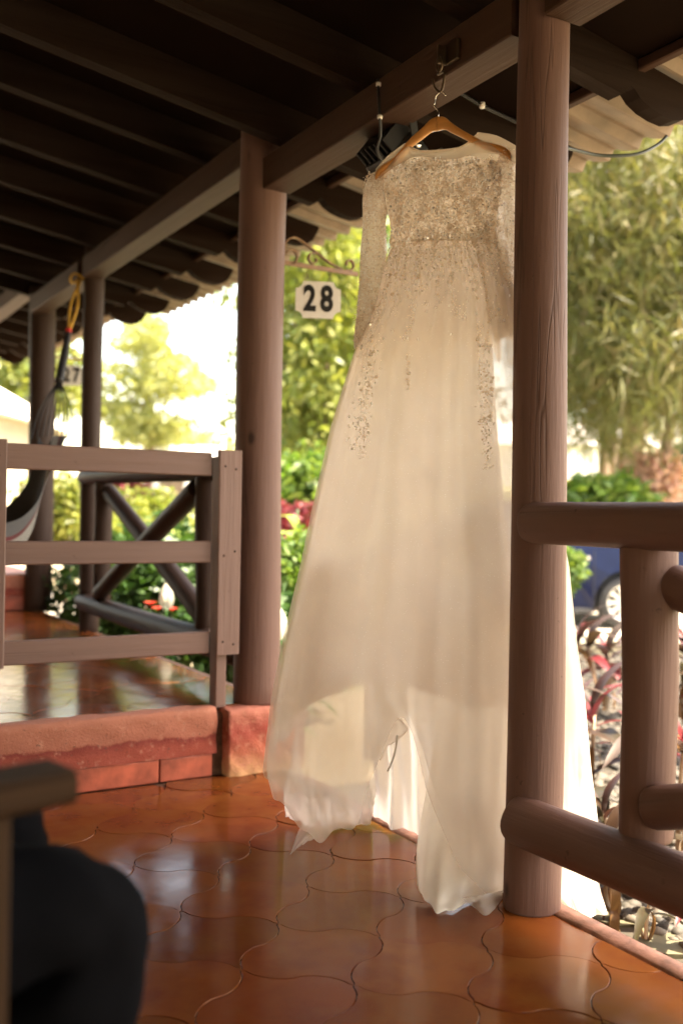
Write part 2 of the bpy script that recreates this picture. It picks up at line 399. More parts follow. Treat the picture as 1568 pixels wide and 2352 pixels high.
# ------------------------------------------------------------------ porch floors of scalloped tiles
PX = 1.63                              # line of the outer posts
TS = 0.24
def arc(s):
    """S-shaped edge: one bulge out, a cusp, one bulge in"""
    def hump(q): q = (q - 0.5)*2; return max(0.0, 1 - q*q)**0.72
    if s < 0.04 or s > 0.96: return 0.0
    return 0.0185*hump((s - 0.04)/0.46) if s < 0.5 else -0.0185*hump((s - 0.5)/0.46)
def tile_outline(g=0.0011):
    n = 22; P = []
    for i in range(n): P.append((i/n*TS, arc(i/n)))
    for i in range(n): P.append((TS + arc(i/n), i/n*TS))
    for i in range(n): P.append((TS - i/n*TS, TS + arc(1 - i/n)))
    for i in range(n): P.append((arc(1 - i/n), TS - i/n*TS))
    return P
OUT = tile_outline()
def inset(P, d):
    n = len(P); A = sum(P[i][0]*P[(i + 1) % n][1] - P[(i + 1) % n][0]*P[i][1] for i in range(n))
    sg = 1 if A > 0 else -1; res = []
    for i in range(n):
        ax, ay = P[i - 1]; bx, by = P[(i + 1) % n]; tx, ty = bx - ax, by - ay; l = math.hypot(tx, ty) or 1
        res.append((P[i][0] - sg*ty/l*d, P[i][1] + sg*tx/l*d))
    return res
def clip(P, a, b, c):
    """keep a*x+b*y<=c"""
    o = []
    for i in range(len(P)):
        p, q = P[i - 1], P[i]; dp, dq = a*p[0] + b*p[1] - c, a*q[0] + b*q[1] - c
        if (dp <= 0) != (dq <= 0):
            t = dp/(dp - dq); o.append((p[0] + (q[0] - p[0])*t, p[1] + (q[1] - p[1])*t))
        if dq <= 0: o.append(q)
    return o
def tile_mesh(P):
    bmx = bmesh.new(); n = len(P)
    rings = [(inset(P, 0.0007), -0.010), (inset(P, 0.0008), -0.0012), (inset(P, 0.0018), 0.0)]
    vs_ = [[bmx.verts.new((x, y, z)) for x, y in r] for r, z in rings]
    for k in range(2):
        for i in range(n): 
            f = bmx.faces.new((vs_[k][i], vs_[k][(i + 1) % n], vs_[k + 1][(i + 1) % n], vs_[k + 1][i])); f.smooth = True
    T = rings[2][0]; cx, cy = sum(p[0] for p in T)/n, sum(p[1] for p in T)/n
    A2 = sum(P[i][0]*P[(i + 1) % n][1] - P[(i + 1) % n][0]*P[i][1] for i in range(n))
    cr = [((T[i][0] - cx)*(T[(i + 1) % n][1] - cy) - (T[(i + 1) % n][0] - cx)*(T[i][1] - cy))*A2 for i in range(n)]
    if min(cr) > 0:
        c0 = bmx.verts.new((cx, cy, 0.0))
        for i in range(n): bmx.faces.new((vs_[2][i], vs_[2][(i + 1) % n], c0))
    else:
        for a, b, c in tessellate_polygon([[Vector((x, y, 0)) for x, y in T]]):
            try: bmx.faces.new((vs_[2][a], vs_[2][b], vs_[2][c]))
            except ValueError: pass
    for f in bmx.faces:
        f.normal_update()
        if f.normal.z < -0.5: f.normal_flip()
    me = bpy.data.meshes.new('tile'); bmx.to_mesh(me); bmx.free(); me.materials.append(MT['tile']); return me
TILE = tile_mesh(OUT)
def lay_tiles(parent, x0, x1, y0, y1, z, ox, oy, seed):
    rg = random.Random(seed); ang = R(45); c, s = math.cos(ang), math.sin(ang)
    for i in range(-40, 40):
        for j in range(-40, 40):
            bx = ox + (i*c - j*s)*TS; by = oy + (i*s + j*c)*TS
            cx, cy = bx + (c - s)*TS/2, by + (s + c)*TS/2
            if cx < x0 - 0.2 or cx > x1 + 0.2 or cy < y0 - 0.2 or cy > y1 + 0.2: continue
            P = [(bx + px*c - py*s, by + px*s + py*c) for px, py in OUT]
            inside = all(x0 <= p[0] <= x1 and y0 <= p[1] <= y1 for p in P)
            me = TILE
            if not inside:
                P = clip(clip(clip(clip(P, 1, 0, x1), -1, 0, -x0), 0, 1, y1), 0, -1, -y0)
                if len(P) < 4: continue
                A = 0.5*abs(sum(P[k][0]*P[(k + 1) % len(P)][1] - P[(k + 1) % len(P)][0]*P[k][1] for k in range(len(P))))
                if A < 0.0012: continue
                Q = []
                for p in P:
                    if not Q or math.hypot(p[0] - Q[-1][0], p[1] - Q[-1][1]) > 5e-4: Q.append(p)
                me = tile_mesh([((x - bx)*c + (y - by)*s, -(x - bx)*s + (y - by)*c) for x, y in Q])
            o = bpy.data.objects.new('tile', me); link(o, parent)
            o.location = (bx, by, z + rg.uniform(-0.0012, 0.0012)); o.rotation_euler = (R(rg.uniform(-0.22, 0.22)), R(rg.uniform(-0.22, 0.22)), ang)
FX = 1.70
pf = tag(box('porch_floor', ((FX - 1.15)/2, -1.6, -0.20), (FX + 1.15, 9.8, 0.388), MT['grout']), kind='structure')
pfc = empty('x'); bpy.data.objects.remove(pfc)
def child_world(parent, o): o.matrix_parent_inverse = parent.matrix_world.inverted()
def floor_tiles(parent, *a):
    # the slab's own origin sits at its centre: shift the tiles into its frame
    lx, ly, lz = parent.location
    x0, x1, y0, y1, z, ox, oy, seed = a
    lay_tiles(parent, x0 - lx, x1 - lx, y0 - ly, y1 - ly, z - lz, ox - lx, oy - ly, seed)
T0 = vw(-0.0706, 2.523)
floor_tiles(pf, -1.12, 1.645, -0.75, 3.28, 0.0, T0.x, T0.y, 3)
# cement edging along the open side
edge = obj('cement_edging', mesh('cement_edging', *(lambda: (
    [(xx, yy, zz) for yy in np.linspace(-0.8, 3.2, 60) for xx, zz in ((1.650, -0.012), (1.652 + 0.006*math.sin(yy*17), 0.004 + 0.003*math.sin(yy*23)), (1.70 + 0.006*math.sin(yy*11), 0.006 + 0.004*math.sin(yy*9)), (1.722 + 0.006*math.sin(yy*13), -0.02), (1.722, -0.36))],
    [(i*5 + k, i*5 + k + 1, (i + 1)*5 + k + 1, (i + 1)*5 + k) for i in range(59) for k in range(4)]))(),
    plain('cement', (0.30, 0.16, 0.11), 0.85, var=0.35, sc=25, bmp=0.6), True), pf)
edge.location = (-pf.location.x, -pf.location.y, -pf.location.z)
S1 = 0.24                               # height of the next porch floor
pf2 = tag(box('raised_porch_floor', ((FX - 1.15)/2, 5.16, S1 - 0.256), (FX + 1.15, 3.66, 0.5), MT['grout']), kind='structure')
floor_tiles(pf2, -0.75, 1.66, 3.34, 6.98, S1, T0.x + 0.11, T0.y + 0.05, 5)
pf3 = tag(box('far_porch_floor', ((FX - 1.15)/2, 9.0, 0.5 - 0.5), (FX + 1.15, 4.0, 0.98), MT['redtile']), kind='structure')

# step up to the neighbouring porch
st = empty('porch_step', (0, 3.3, 0), 0, 'worn red plastered step rising to the neighbouring tiled porch', 'step')
def rough_box(name, x0, x1, y0, y1, z0, z1, m, parent, seed, amp=0.004, nx=60, nz=12):
    """block whose street face and top are uneven"""
    rg = np.random.RandomState(seed); V, Q = [], []
    def nz_(a, b): return amp*(math.sin(a*37 + seed) * math.cos(b*51 + seed) + 0.6*math.sin(a*91 + b*70) + rg.uniform(-.5, .5))
    rows = [(y0, z0 + (z1 - z0)*k/nz) for k in range(nz)] + [(y0 + 0.006, z1 - 0.002)] + [(y0 + (y1 - y0)*k/4, z1) for k in range(1, 5)]
    n = len(rows)
    for i in range(nx + 1):
        x = x0 + (x1 - x0)*i/nx
        for k, (y, z) in enumerate(rows):
            V.append((x, y + (nz_(x, z) if k <= nz else 0), z + (nz_(x, y)*0.5 if k > nz - 1 else 0)))
    for i in range(nx):
        for k in range(n - 1): Q.append((i*n + k, (i + 1)*n + k, (i + 1)*n + k + 1, i*n + k + 1))
    base = len(V); V += [(x0, y1, z0), (x1, y1, z0)]
    Q.append(tuple([k for k in range(n)] + [base])); Q.append(tuple([nx*n + k for k in reversed(range(n))] + [base + 1]))
    Q.append((n - 1, nx*n + n - 1, base + 1, base))
    return obj(name, mesh(name, V, Q, m, True), parent)
rough_box('riser', -1.15, 1.425, -0.018, 0.055, 0.082, S1 + 0.004, MT['plaster'], st, 3)
rough_box('corner_block', 1.455, 1.76, -0.055, 0.20, 0.0, S1 - 0.004, MT['block'], st, 9, nx=24)
rough_box('recess', 1.42, 1.46, 0.0, 0.06, 0.0, S1 - 0.02, MT['grout'], st, 5, nx=4)
xx = 1.415
for k, w in enumerate((0.20, 0.42, 0.36, 0.40, 0.38, 0.40, 0.38)):
    box('tile', (xx - w/2, 0.012, 0.040), (w - 0.005, 0.05, 0.080), MT['redtile'], st, 0.004); xx -= w
box('mortar', (0.13, 0.03, 0.04), (2.57, 0.05, 0.078), MT['grout'], st)
st3 = empty('porch_step', (0, 7.0, S1), 0, 'faded red step at the far end behind the hammock', 'step')
rough_box('riser', -1.15, 1.72, -0.03, 0.03, 0.1, 0.25, MT['plaster'], st3, 13)
for k in range(6): box('tile', (1.5 - k*0.42, 0.0, 0.05), (0.41, 0.05, 0.095), MT['redtile'], st3, 0.004)

# facade of the house, out of view; its pale colour bounces light forward
MT['wall'] = plain('pale_bounce_wall', (0.60, 0.47, 0.34), 0.8, var=0.15, sc=3)
hw = tag(box('house_wall', (-1.25, 2.2, 1.6), (0.2, 18.0, 4.2), MT['wall']), 'unseen house wall behind the porch, pale to bounce light onto the dress', 'wall')

# ------------------------------------------------------------------ porch posts
def post(x, y, z0, z1, r0, r1, label, seed, m='post'):
    o = log('log_post', (x, y, z0), (x, y, z1), r0, r1, MT[m], None, 0.03, 40, 60, seed)
    return tag(o, label, 'post', 'round log posts along the porch edge')
post(1.63, 1.84, -0.002, 2.30, 0.0685, 0.060, 'tall mauve-brown log post in front of the wedding dress', 11)
post(1.615, 3.37, S1 - 0.004, 2.40, 0.0875, 0.0885, 'thick knotty log post beside the board fence and number 28 sign', 4)
post(1.655, 5.68, S1 - 0.004, 2.46, 0.057, 0.057, 'slim dark log post between the hammock and the crossed railing', 6, 'dark_log')
post(1.675, 6.95, S1 - 0.004, 2.46, 0.092, 0.086, 'stout dark log post farthest left, behind the hammock cords', 8, 'dark_log')
post(1.66, 9.3, 0.48, 2.62, 0.06, 0.06, 'dark log post at the left edge of the picture, farthest along the porch', 9, 'dark_log')
post(1.63, -0.47, -0.002, 2.30, 0.068, 0.062, 'log post at the near end of the crossed log railing', 12)

# ------------------------------------------------------------------ porch roofs
SLOPE, RD = 0.165, 0.125
def rafter_mesh(xin):
    b = lambda x: -SLOPE*(x - 1.57)
    prof = [(xin, b(xin)), (2.11, b(2.11)), (2.14, b(2.14) + 0.035)]
    for x, d in ((2.155, 0.034), (2.18, 0.016), (2.22, 0.004), (2.27, 0.0), (2.32, 0.004), (2.36, 0.020), (2.39, 0.045), (2.41, 0.08), (2.42, 0.10)):
        prof.append((x, b(x) + d))
    prof += [(2.425, b(2.425) + RD), (xin, b(xin) + RD)]
    n = len(prof); w = 0.055
    V = [(x, -w/2, z) for x, z in prof] + [(x, w/2, z) for x, z in prof]
    Fc = [(i, n + i, n + (i + 1) % n, (i + 1) % n) for i in range(n)] + [tuple(range(n)), tuple(reversed(range(n, 2*n)))]
    return mesh('rafter', V, Fc, MT['rafter'])
RAF = rafter_mesh(-1.15)
def roof(y0, y1, zb, rafters, beam_z, segs, label, sun_stop=False):
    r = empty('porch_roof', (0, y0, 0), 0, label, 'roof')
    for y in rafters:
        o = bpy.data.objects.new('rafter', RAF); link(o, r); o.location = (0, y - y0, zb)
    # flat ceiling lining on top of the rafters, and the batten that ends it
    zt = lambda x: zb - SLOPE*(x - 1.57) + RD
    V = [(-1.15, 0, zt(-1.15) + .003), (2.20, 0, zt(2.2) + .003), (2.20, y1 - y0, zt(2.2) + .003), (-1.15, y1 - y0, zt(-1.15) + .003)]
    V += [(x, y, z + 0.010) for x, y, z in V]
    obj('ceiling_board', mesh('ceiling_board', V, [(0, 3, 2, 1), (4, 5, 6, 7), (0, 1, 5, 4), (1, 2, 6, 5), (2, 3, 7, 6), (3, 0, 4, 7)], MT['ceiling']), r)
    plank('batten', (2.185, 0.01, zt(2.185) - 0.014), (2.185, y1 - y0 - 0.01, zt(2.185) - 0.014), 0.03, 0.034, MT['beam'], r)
    # pressed-profile sheets, one long row
    P = 0.135; prof = [(0, 0), (0.08, 0.0), (0.30, 0.006), (0.60, 0.019), (0.74, 0.030), (0.86, 0.032), (0.95, 0.012)]
    ys = []; k = 0
    while k*P < y1 - y0:
        for a, z in prof:
            if (k + a)*P <= y1 - y0: ys.append(((k + a)*P, z))
        k += 1
    V, Q = [], []; xs = (-1.3, 0.6, 2.0, 2.60); n = len(ys)
    for x in xs:
        for y, z in ys: V.append((x, y, zt(x) + 0.018 + z))
    for i in range(len(xs) - 1):
        for j in range(n - 1): Q.append((i*n + j, (i + 1)*n + j, (i + 1)*n + j + 1, i*n + j + 1))
    so_ = obj('roof_sheet', mesh('roof_sheet', V, Q, MT['sheet']), r)
    sm = so_.modifiers.new('thick', 'SOLIDIFY'); sm.thickness = 0.006; sm.offset = 1
    if sun_stop:
        g0, g1 = zt(-1.15), zt(2.5); V = [(-1.15, y1 - y0 - 0.012, g0 + 0.02), (2.5, y1 - y0 - 0.012, g1 + 0.02), (2.5, y1 - y0 - 0.012, g1 + 0.20), (-1.15, y1 - y0 - 0.012, g0 + 0.20)]
        V += [(x, y + 0.024, z) for x, y, z in V]
        obj('sun_stop_board', mesh('sun_stop_board', V, [(3, 2, 1, 0), (4, 5, 6, 7), (0, 1, 5, 4), (1, 2, 6, 5), (2, 3, 7, 6), (3, 0, 4, 7)], MT['ceiling']), r)  # board added to stop sun leaking between the two roof levels
    for a, b in segs:
        plank('beam', (PX, a - y0, beam_z + 0.0575), (PX, b - y0, beam_z + 0.0575), 0.115, 0.115, MT['beam'], r)
    return r
roof(-6.5, -1.62, 2.245, [-6.2, -5.1, -4.0, -2.9, -1.9], 2.125, [(-6.4, -1.7)], 'unseen timber porch roof added behind the photographer to block light')  # out of view, added to shut out light from the open porch end
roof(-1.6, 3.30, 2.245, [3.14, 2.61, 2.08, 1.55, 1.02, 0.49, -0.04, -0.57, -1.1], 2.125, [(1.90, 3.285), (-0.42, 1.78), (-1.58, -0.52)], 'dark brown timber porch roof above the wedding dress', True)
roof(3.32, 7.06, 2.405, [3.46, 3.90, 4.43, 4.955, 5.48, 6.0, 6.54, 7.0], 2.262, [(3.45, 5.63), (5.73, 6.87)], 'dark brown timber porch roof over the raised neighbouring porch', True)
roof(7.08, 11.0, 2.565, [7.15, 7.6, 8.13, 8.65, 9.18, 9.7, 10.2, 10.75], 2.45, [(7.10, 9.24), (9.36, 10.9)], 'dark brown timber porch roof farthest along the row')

# ------------------------------------------------------------------ log railings with crossed braces
def railing(y0, y1, z, xr, m, label, seed, top=0.935, low=0.225, rt_=0.049, rl=0.066):
    """from post y0 to post y1 (y0 > y1)"""
    r = empty('log_railing', (xr, (y0 + y1)/2, z), 0, label, 'railing', 'crossed log railings on the porch edge')
    cy = (y0 + y1)/2; a, b = y0 - cy, y1 - cy; t = -0.05
    log('top_log', (t, a - 0.035, top - 0.005), (t, b + 0.035, top + 0.01), rt_, rt_*1.05, m, r, 0.055, 28, 26, seed)
    log('bottom_log', (t, a - 0.012, low), (t, b + 0.035, low + 0.01), rl*0.9, rl*1.05, m, r, 0.055, 28, 26, seed + 1)
    s = 0.36; ya, yb = a - s, b + 0.30
    log('short_post', (-0.005, ya, low + rl*0.72), (-0.005, ya, top - rt_*0.95), 0.057, 0.060, m, r, 0.04, 28, 26, seed + 2)
    log('short_post', (-0.005, yb, low + rl*0.72), (-0.005, yb, top - rt_*0.95), 0.057, 0.060, m, r, 0.04, 28, 26, seed + 3)
    zt_, zl = top - 0.125, low + 0.125
    log('brace', (0.012, ya - 0.045, zt_), (0.012, yb + 0.045, zl), 0.045, 0.048, m, r, 0.03, 24, 26, seed + 4)
    log('brace', (-0.032, ya - 0.045, zl), (-0.032, yb + 0.045, zt_), 0.045, 0.048, m, r, 0.03, 24, 26, seed + 5)
    return r
railing(1.84, -0.47, 0.0, 1.63, MT['post'], 'mauve-brown log railing joined to the post beside the dress', 40)
def railing27():
    r = empty('log_railing', (1.64, 4.55, S1), 0, 'dark crossed log railing behind the board fence', 'railing', 'crossed log railings on the porch edge')
    m = MT['dark_log']; y = lambda v: v - 4.55
    log('top_log', (-0.01, y(5.72), 0.885), (-0.01, y(3.46), 0.885), 0.045, 0.05, m, r, 0.03, 28, 26, 61)
    log('bottom_log', (-0.01, y(5.72), 0.165), (-0.01, y(3.46), 0.155), 0.052, 0.058, m, r, 0.03, 28, 26, 62)
    log('short_post', (0.0, y(5.38), 0.20), (0.0, y(5.38), 0.85), 0.048, 0.05, m, r, 0.05, 24, 26, 63)
    log('short_post', (0.0, y(3.91), 0.21), (0.0, y(3.91), 0.85), 0.050, 0.052, m, r, 0.05, 24, 26, 64)
    log('brace', (0.02, y(5.34), 0.80), (0.02, y(3.95), 0.24), 0.043, 0.046, m, r, 0.03, 24, 26, 65)
    log('brace', (-0.03, y(5.34), 0.24), (-0.03, y(3.95), 0.80), 0.043, 0.046, m, r, 0.03, 24, 26, 66)
railing27()

# ------------------------------------------------------------------ board fence between the porches
bf = empty('board_fence', (1.05, 3.31, S1), 0, 'low three-rail painted board fence between the two porches', 'fence')
def bx_(name, x0, x1, y0, y1, z0, z1, up_axis='z'):
    # grain along the longest side
    if up_axis == 'x': return plank(name, (x0 - 1.05, (y0 + y1)/2 - 3.31, (z0 + z1)/2 - S1), (x1 - 1.05, (y0 + y1)/2 - 3.31, (z0 + z1)/2 - S1), y1 - y0, z1 - z0, MT['board'], bf, upv=(0, 0, 1))
    return plank(name, ((x0 + x1)/2 - 1.05, (y0 + y1)/2 - 3.31, z0 - S1), ((x0 + x1)/2 - 1.05, (y0 + y1)/2 - 3.31, z1 - S1), y1 - y0, x1 - x0, MT['board'], bf, upv=(1, 0, 0))
for z0, z1 in ((1.072, 1.156), (0.760, 0.838), (0.434, 0.513)): bx_('rail', 0.50, 1.405, 3.318, 3.342, z0, z1, 'x')
bx_('upright', 1.421, 1.511, 3.288, 3.312, 0.43, 1.166)
bx_('upright', 0.598, 0.688, 3.288, 3.312, 0.43, 1.166)
bx_('support_post', 1.432, 1.474, 3.316, 3.376, S1 - 0.002, 1.14)
bx_('support_post', 0.62, 0.66, 3.343, 3.39, S1 - 0.002, 1.14)

for x in (1.445, 1.487, 0.625, 0.662):
    for z in (1.115, 0.80, 0.472):
        lathe('nail', [(0.0042, 0), (0.0038, 0.0016), (0.001, 0.0020)], MT['dark_log'], bf, 8, mw=Matrix.Translation((x - 1.05, 3.288 - 3.31, z - S1 + random.uniform(-.02, .02))) @ Matrix.Rotation(R(90), 4, 'X'))
# ------------------------------------------------------------------ hook, cable, flood light on the beam
hk = empty('ceiling_hook', (1.565, 2.143, 2.17), 0, 'rusty bracket with bent wire hook holding the hanger', 'hook')
HKB = hk.location.copy()
loc_ = lambda p: Vector(p) - HKB
box('bracket_plate', (0.0, -0.015, 0.0), (0.012, 0.055, 0.055), MT['iron'], hk, 0.003)
box('bracket_ear', (-0.018, 0.008, -0.004), (0.03, 0.006, 0.05), MT['iron'], hk, 0.002)
ring = [(-0.028 + 0.0, 0.004 + 0.013*math.cos(t), -0.030 + 0.020*math.sin(t)) for t in np.linspace(0, 2*math.pi, 20, endpoint=False)]
tube('ring', ring, 0.0032, MT['iron'], hk, 8, True)
HKL = loc_(at(1011, 210, 2.60))         # lowest point of the wire hook
tube('wire_hook', spline([Vector((-0.028, 0.004, -0.046)), Vector((-0.032, 0.004, -0.060)), HKL + Vector((0.006, -0.008, 0.050)), HKL + Vector((0.004, -0.006, 0.016)), HKL + Vector((0, 0, 0)), HKL + Vector((-0.010, 0.010, 0.012)), HKL + Vector((-0.014, 0.016, 0.036))], 6), 0.0033, MT['iron'], hk, 8)

cb = empty('power_cable', (1.56, 2.50, 2.23), 0, 'black vertical cable with white ties above the floodlight', 'cable')
P0 = cb.location.copy()
pts = [at(868, 180, 2.93), at(869, 225, 2.93), at(872, 270, 2.93), at(873, 310, 2.95), at(866, 345, 2.97), at(884, 372, 3.02)]
tube('cord', [p - P0 for p in spline(pts, 6)], 0.0045, MT['black_plastic'], cb)
for v_ in (193, 268):
    p = at(869 if v_ < 200 else 872, v_, 2.93) - P0
    lathe('tie', [(0.0075, -0.005), (0.0078, 0.005)], MT['white_tie'], cb, 12, loc=p)
rc = empty('roof_cable', (2.0, 2.0, 2.2), 0, 'thin dark cable clipped along the rafter behind the dress', 'cable')
P0 = rc.location.copy()
tube('cord', [p - P0 for p in spline([at(1030, 195, 3.02), at(1070, 220, 3.04), at(1110, 243, 3.06), at(1150, 262, 3.08), at(1210, 290, 3.10)], 5)], 0.006, MT['black_plastic'], rc)
lathe('clip', [(0.008, -0.008), (0.009, 0.008)], MT['white_tie'], rc, 10, loc=at(1107, 241, 3.05) - P0)
ec = empty('eave_cable', (2.3, 2.4, 2.15), 0, 'dark green cable sagging under the corrugated eave', 'cable')
P0 = ec.location.copy()
tube('cord', [p - P0 for p in spline([at(1300, 338, 3.0), at(1330, 346, 3.05), at(1370, 355, 3.1), at(1420, 357, 3.12), at(1470, 351, 3.15), at(1510, 331, 3.2), at(1530, 312, 3.22)], 6)], 0.0055, plain('green_black_rubber', (0.012, 0.02, 0.012), 0.4), ec)

# flood light: yoke, finned housing, lens plate turned to the garden
fl_p = at(893, 330, 3.08)
fl = empty('flood_light', fl_p, 0, 'black finned floodlight bracketed under the beam left of the hanger', 'floodlight')
def loft_box(name, m, size, rx, off, parent, ch=0.006):
    o = box(name, off, size, m, parent, ch); o.rotation_euler = rx; return o
tilt = (0, R(38), 0)
loft_box('housing', MT['black_plastic'], (0.085, 0.17, 0.115), tilt, (0.03, 0.0, -0.04), fl, 0.012)
loft_box('lens_rim', MT['grey_metal'], (0.018, 0.20, 0.165), tilt, (0.086, 0.0, -0.083), fl, 0.004)
loft_box('lens', plain('dark_glass', (0.02, 0.02, 0.022), 0.05), (0.006, 0.17, 0.135), tilt, (0.097, 0.0, -0.092), fl, 0.001)
for k in range(7):
    loft_box('cooling_fin', MT['black_plastic'], (0.05, 0.006, 0.10), tilt, (-0.022, -0.075 + k*0.025, 0.0), fl, 0.001)
for s in (-1, 1):
    plank('yoke_arm', (0.01, s*0.105, 0.075), (0.03, s*0.105, -0.03), 0.005, 0.026, MT['grey_metal'], fl, upv=(1, 0, 0.2), ch=0.001)
    lathe('bolt', [(0.011, 0), (0.011, 0.008), (0.007, 0.010)], MT['steel'], fl, 8, mw=Matrix.Translation((0.03, s*0.109, -0.03)) @ Matrix.Rotation(R(-90*s), 4, 'X'))
plank('yoke_bar', (0.01, -0.107, 0.076), (0.01, 0.107, 0.076), 0.03, 0.005, MT['grey_metal'], fl, ch=0.001)
for y in (-0.04, 0.05): lathe('bolt', [(0.009, 0), (0.009, -0.006), (0.006, -0.008)], MT['steel'], fl, 8, loc=(0.008, y, 0.073))

# ------------------------------------------------------------------ house numbers on wrought brackets
def scroll(c, r0, r1, a0, a1, n=26):
    return [(c[0] + (r0 + (r1 - r0)*t)*math.cos(a0 + (a1 - a0)*t), c[1] + (r0 + (r1 - r0)*t)*math.sin(a0 + (a1 - a0)*t)) for t in np.linspace(0, 1, n)]
def flatbar(name, pts2, w, th, mt_, parent):
    """bent flat bar lying in the local xz plane, w wide across y"""
    n = len(pts2); V, Q = [], []
    for i in range(n):
        a, b = pts2[max(i - 1, 0)], pts2[min(i + 1, n - 1)]; tx, tz = b[0] - a[0], b[1] - a[1]; l = math.hypot(tx, tz) or 1; nx, nz = -tz/l*th/2, tx/l*th/2
        x, z = pts2[i]
        V += [(x + nx, -w/2, z + nz), (x + nx, w/2, z + nz), (x - nx, w/2, z - nz), (x - nx, -w/2, z - nz)]
    for i in range(n - 1):
        for k in range(4): Q.append((i*4 + k, i*4 + (k + 1) % 4, (i + 1)*4 + (k + 1) % 4, (i + 1)*4 + k))
    Q += [(3, 2, 1, 0), (n*4 - 4, n*4 - 3, n*4 - 2, n*4 - 1)]
    return obj(name, mesh(name, V, Q, mt_), parent)
def bracket(loc, label):
    b = empty('sign_bracket', loc, 0, label, 'bracket', 'wrought iron sign brackets')
    plank('bar', (0, 0, 0), (0.335, 0, 0), 0.016, 0.016, MT['ochre_iron'], b, ch=0.001)
    flatbar('scroll', scroll((0.038, 0.030), 0.030, 0.020, R(-95), R(170))[::-1], 0.016, 0.0048, MT['ochre_iron'], b)
    arch = [(0.012, 0.03), (0.008, 0.055), (0.018, 0.082), (0.043, 0.100), (0.07, 0.098), (0.11, 0.078), (0.16, 0.052), (0.21, 0.026), (0.262, 0.010)]
    flatbar('scroll', [(p.x, p.y) for p in spline([(x, z, 0) for x, z in arch], 4)], 0.016, 0.0048, MT['ochre_iron'], b)
    flatbar('scroll', scroll((0.135, 0.031), 0.026, 0.012, R(60), R(380)), 0.016, 0.0048, MT['ochre_iron'], b)
    flatbar('scroll', scroll((0.295, 0.034), 0.027, 0.010, R(-120), R(210)), 0.016, 0.0048, MT['ochre_iron'], b)
    return b
MT['plate'] = plain('white_plastic_plate', (0.72, 0.69, 0.64), 0.35, var=0.04, sc=60)
MT['ink'] = plain('black_vinyl_digits', (0.012, 0.012, 0.012), 0.35, bmp=0)
def digits(ch, size, mt_, parent, loc, rot, sx=0.72):
    cu = bpy.data.curves.new('digit', 'FONT'); cu.body = ch; cu.size = size; cu.extrude = 0.0006; cu.offset = size*0.035; cu.align_x = 'CENTER'; cu.align_y = 'CENTER'; cu.resolution_u = 6
    tmp = bpy.data.objects.new('digit_src', cu); COL.objects.link(tmp)
    dg = bpy.context.evaluated_depsgraph_get(); me = bpy.data.meshes.new_from_object(tmp.evaluated_get(dg))
    bpy.data.objects.remove(tmp); bpy.data.curves.remove(cu)
    for v in me.vertices: v.co.x *= sx
    me.materials.clear(); me.materials.append(mt_); me.name = 'digit'
    m = Matrix.Translation(loc) @ rot
    return obj('digit', me, parent, mw=m)
def number_sign(loc, txt, label, rz, w=0.175, h=0.142):
    s = empty('house_number_sign', loc, rz, label, 'sign', 'house number signs')
    c = 0.028; p = []
    for cx, cz, a0 in ((w/2, h/2, 270), (-w/2, h/2, 360), (-w/2, -h/2, 90), (w/2, -h/2, 180)):
        seg = [(cx + c*math.cos(R(a0 - k*15)), cz + c*math.sin(R(a0 - k*15))) for k in range(7)]
        p += seg
    rot = Matrix.Rotation(R(90), 4, 'X')
    # plate hangs in the local xz plane, print on its -y face
    ang = sorted(p, key=lambda q: math.atan2(q[1], q[0]))
    prism('plate', ang, 0.005, MT['plate'], s, mw=Matrix.Translation((0, 0.005, -h/2)) @ rot)
    digits(txt[0], 0.135, MT['ink'], s, (-0.033, -0.0012, -h/2), rot)
    digits(txt[1], 0.135, MT['ink'], s, (0.033, -0.0012, -h/2), rot)
    for x in (-0.042, 0.042):
        for k in range(3):
            ringp = [((0.0055*math.cos(t) if k % 2 == 0 else 0) + x, (0.0055*math.cos(t) if k % 2 else 0) + 0.002, 0.006 + k*0.013 + 0.010*math.sin(t)) for t in np.linspace(0, 2*math.pi, 12, endpoint=False)]
            tube('chain_link', ringp, 0.0013, MT['iron'], s, 6, True)
    return s
bracket((1.700, 3.375, 1.893), 'ochre iron scroll bracket fixed to the thick knotty post')
sp_ = at(730, 645, 3.84)
number_sign((1.70 + 0.16, 3.375, 1.893 - 0.052), '28', 'white hanging number plate reading 28 beside the dress', R(-24))
bracket((1.76, 6.95, 1.99), 'ochre iron scroll bracket holding the far number 27 plate')
number_sign((1.87, 6.93, 1.94), '27', 'white hanging number plate reading 27, half hidden by the slim post', R(-24))

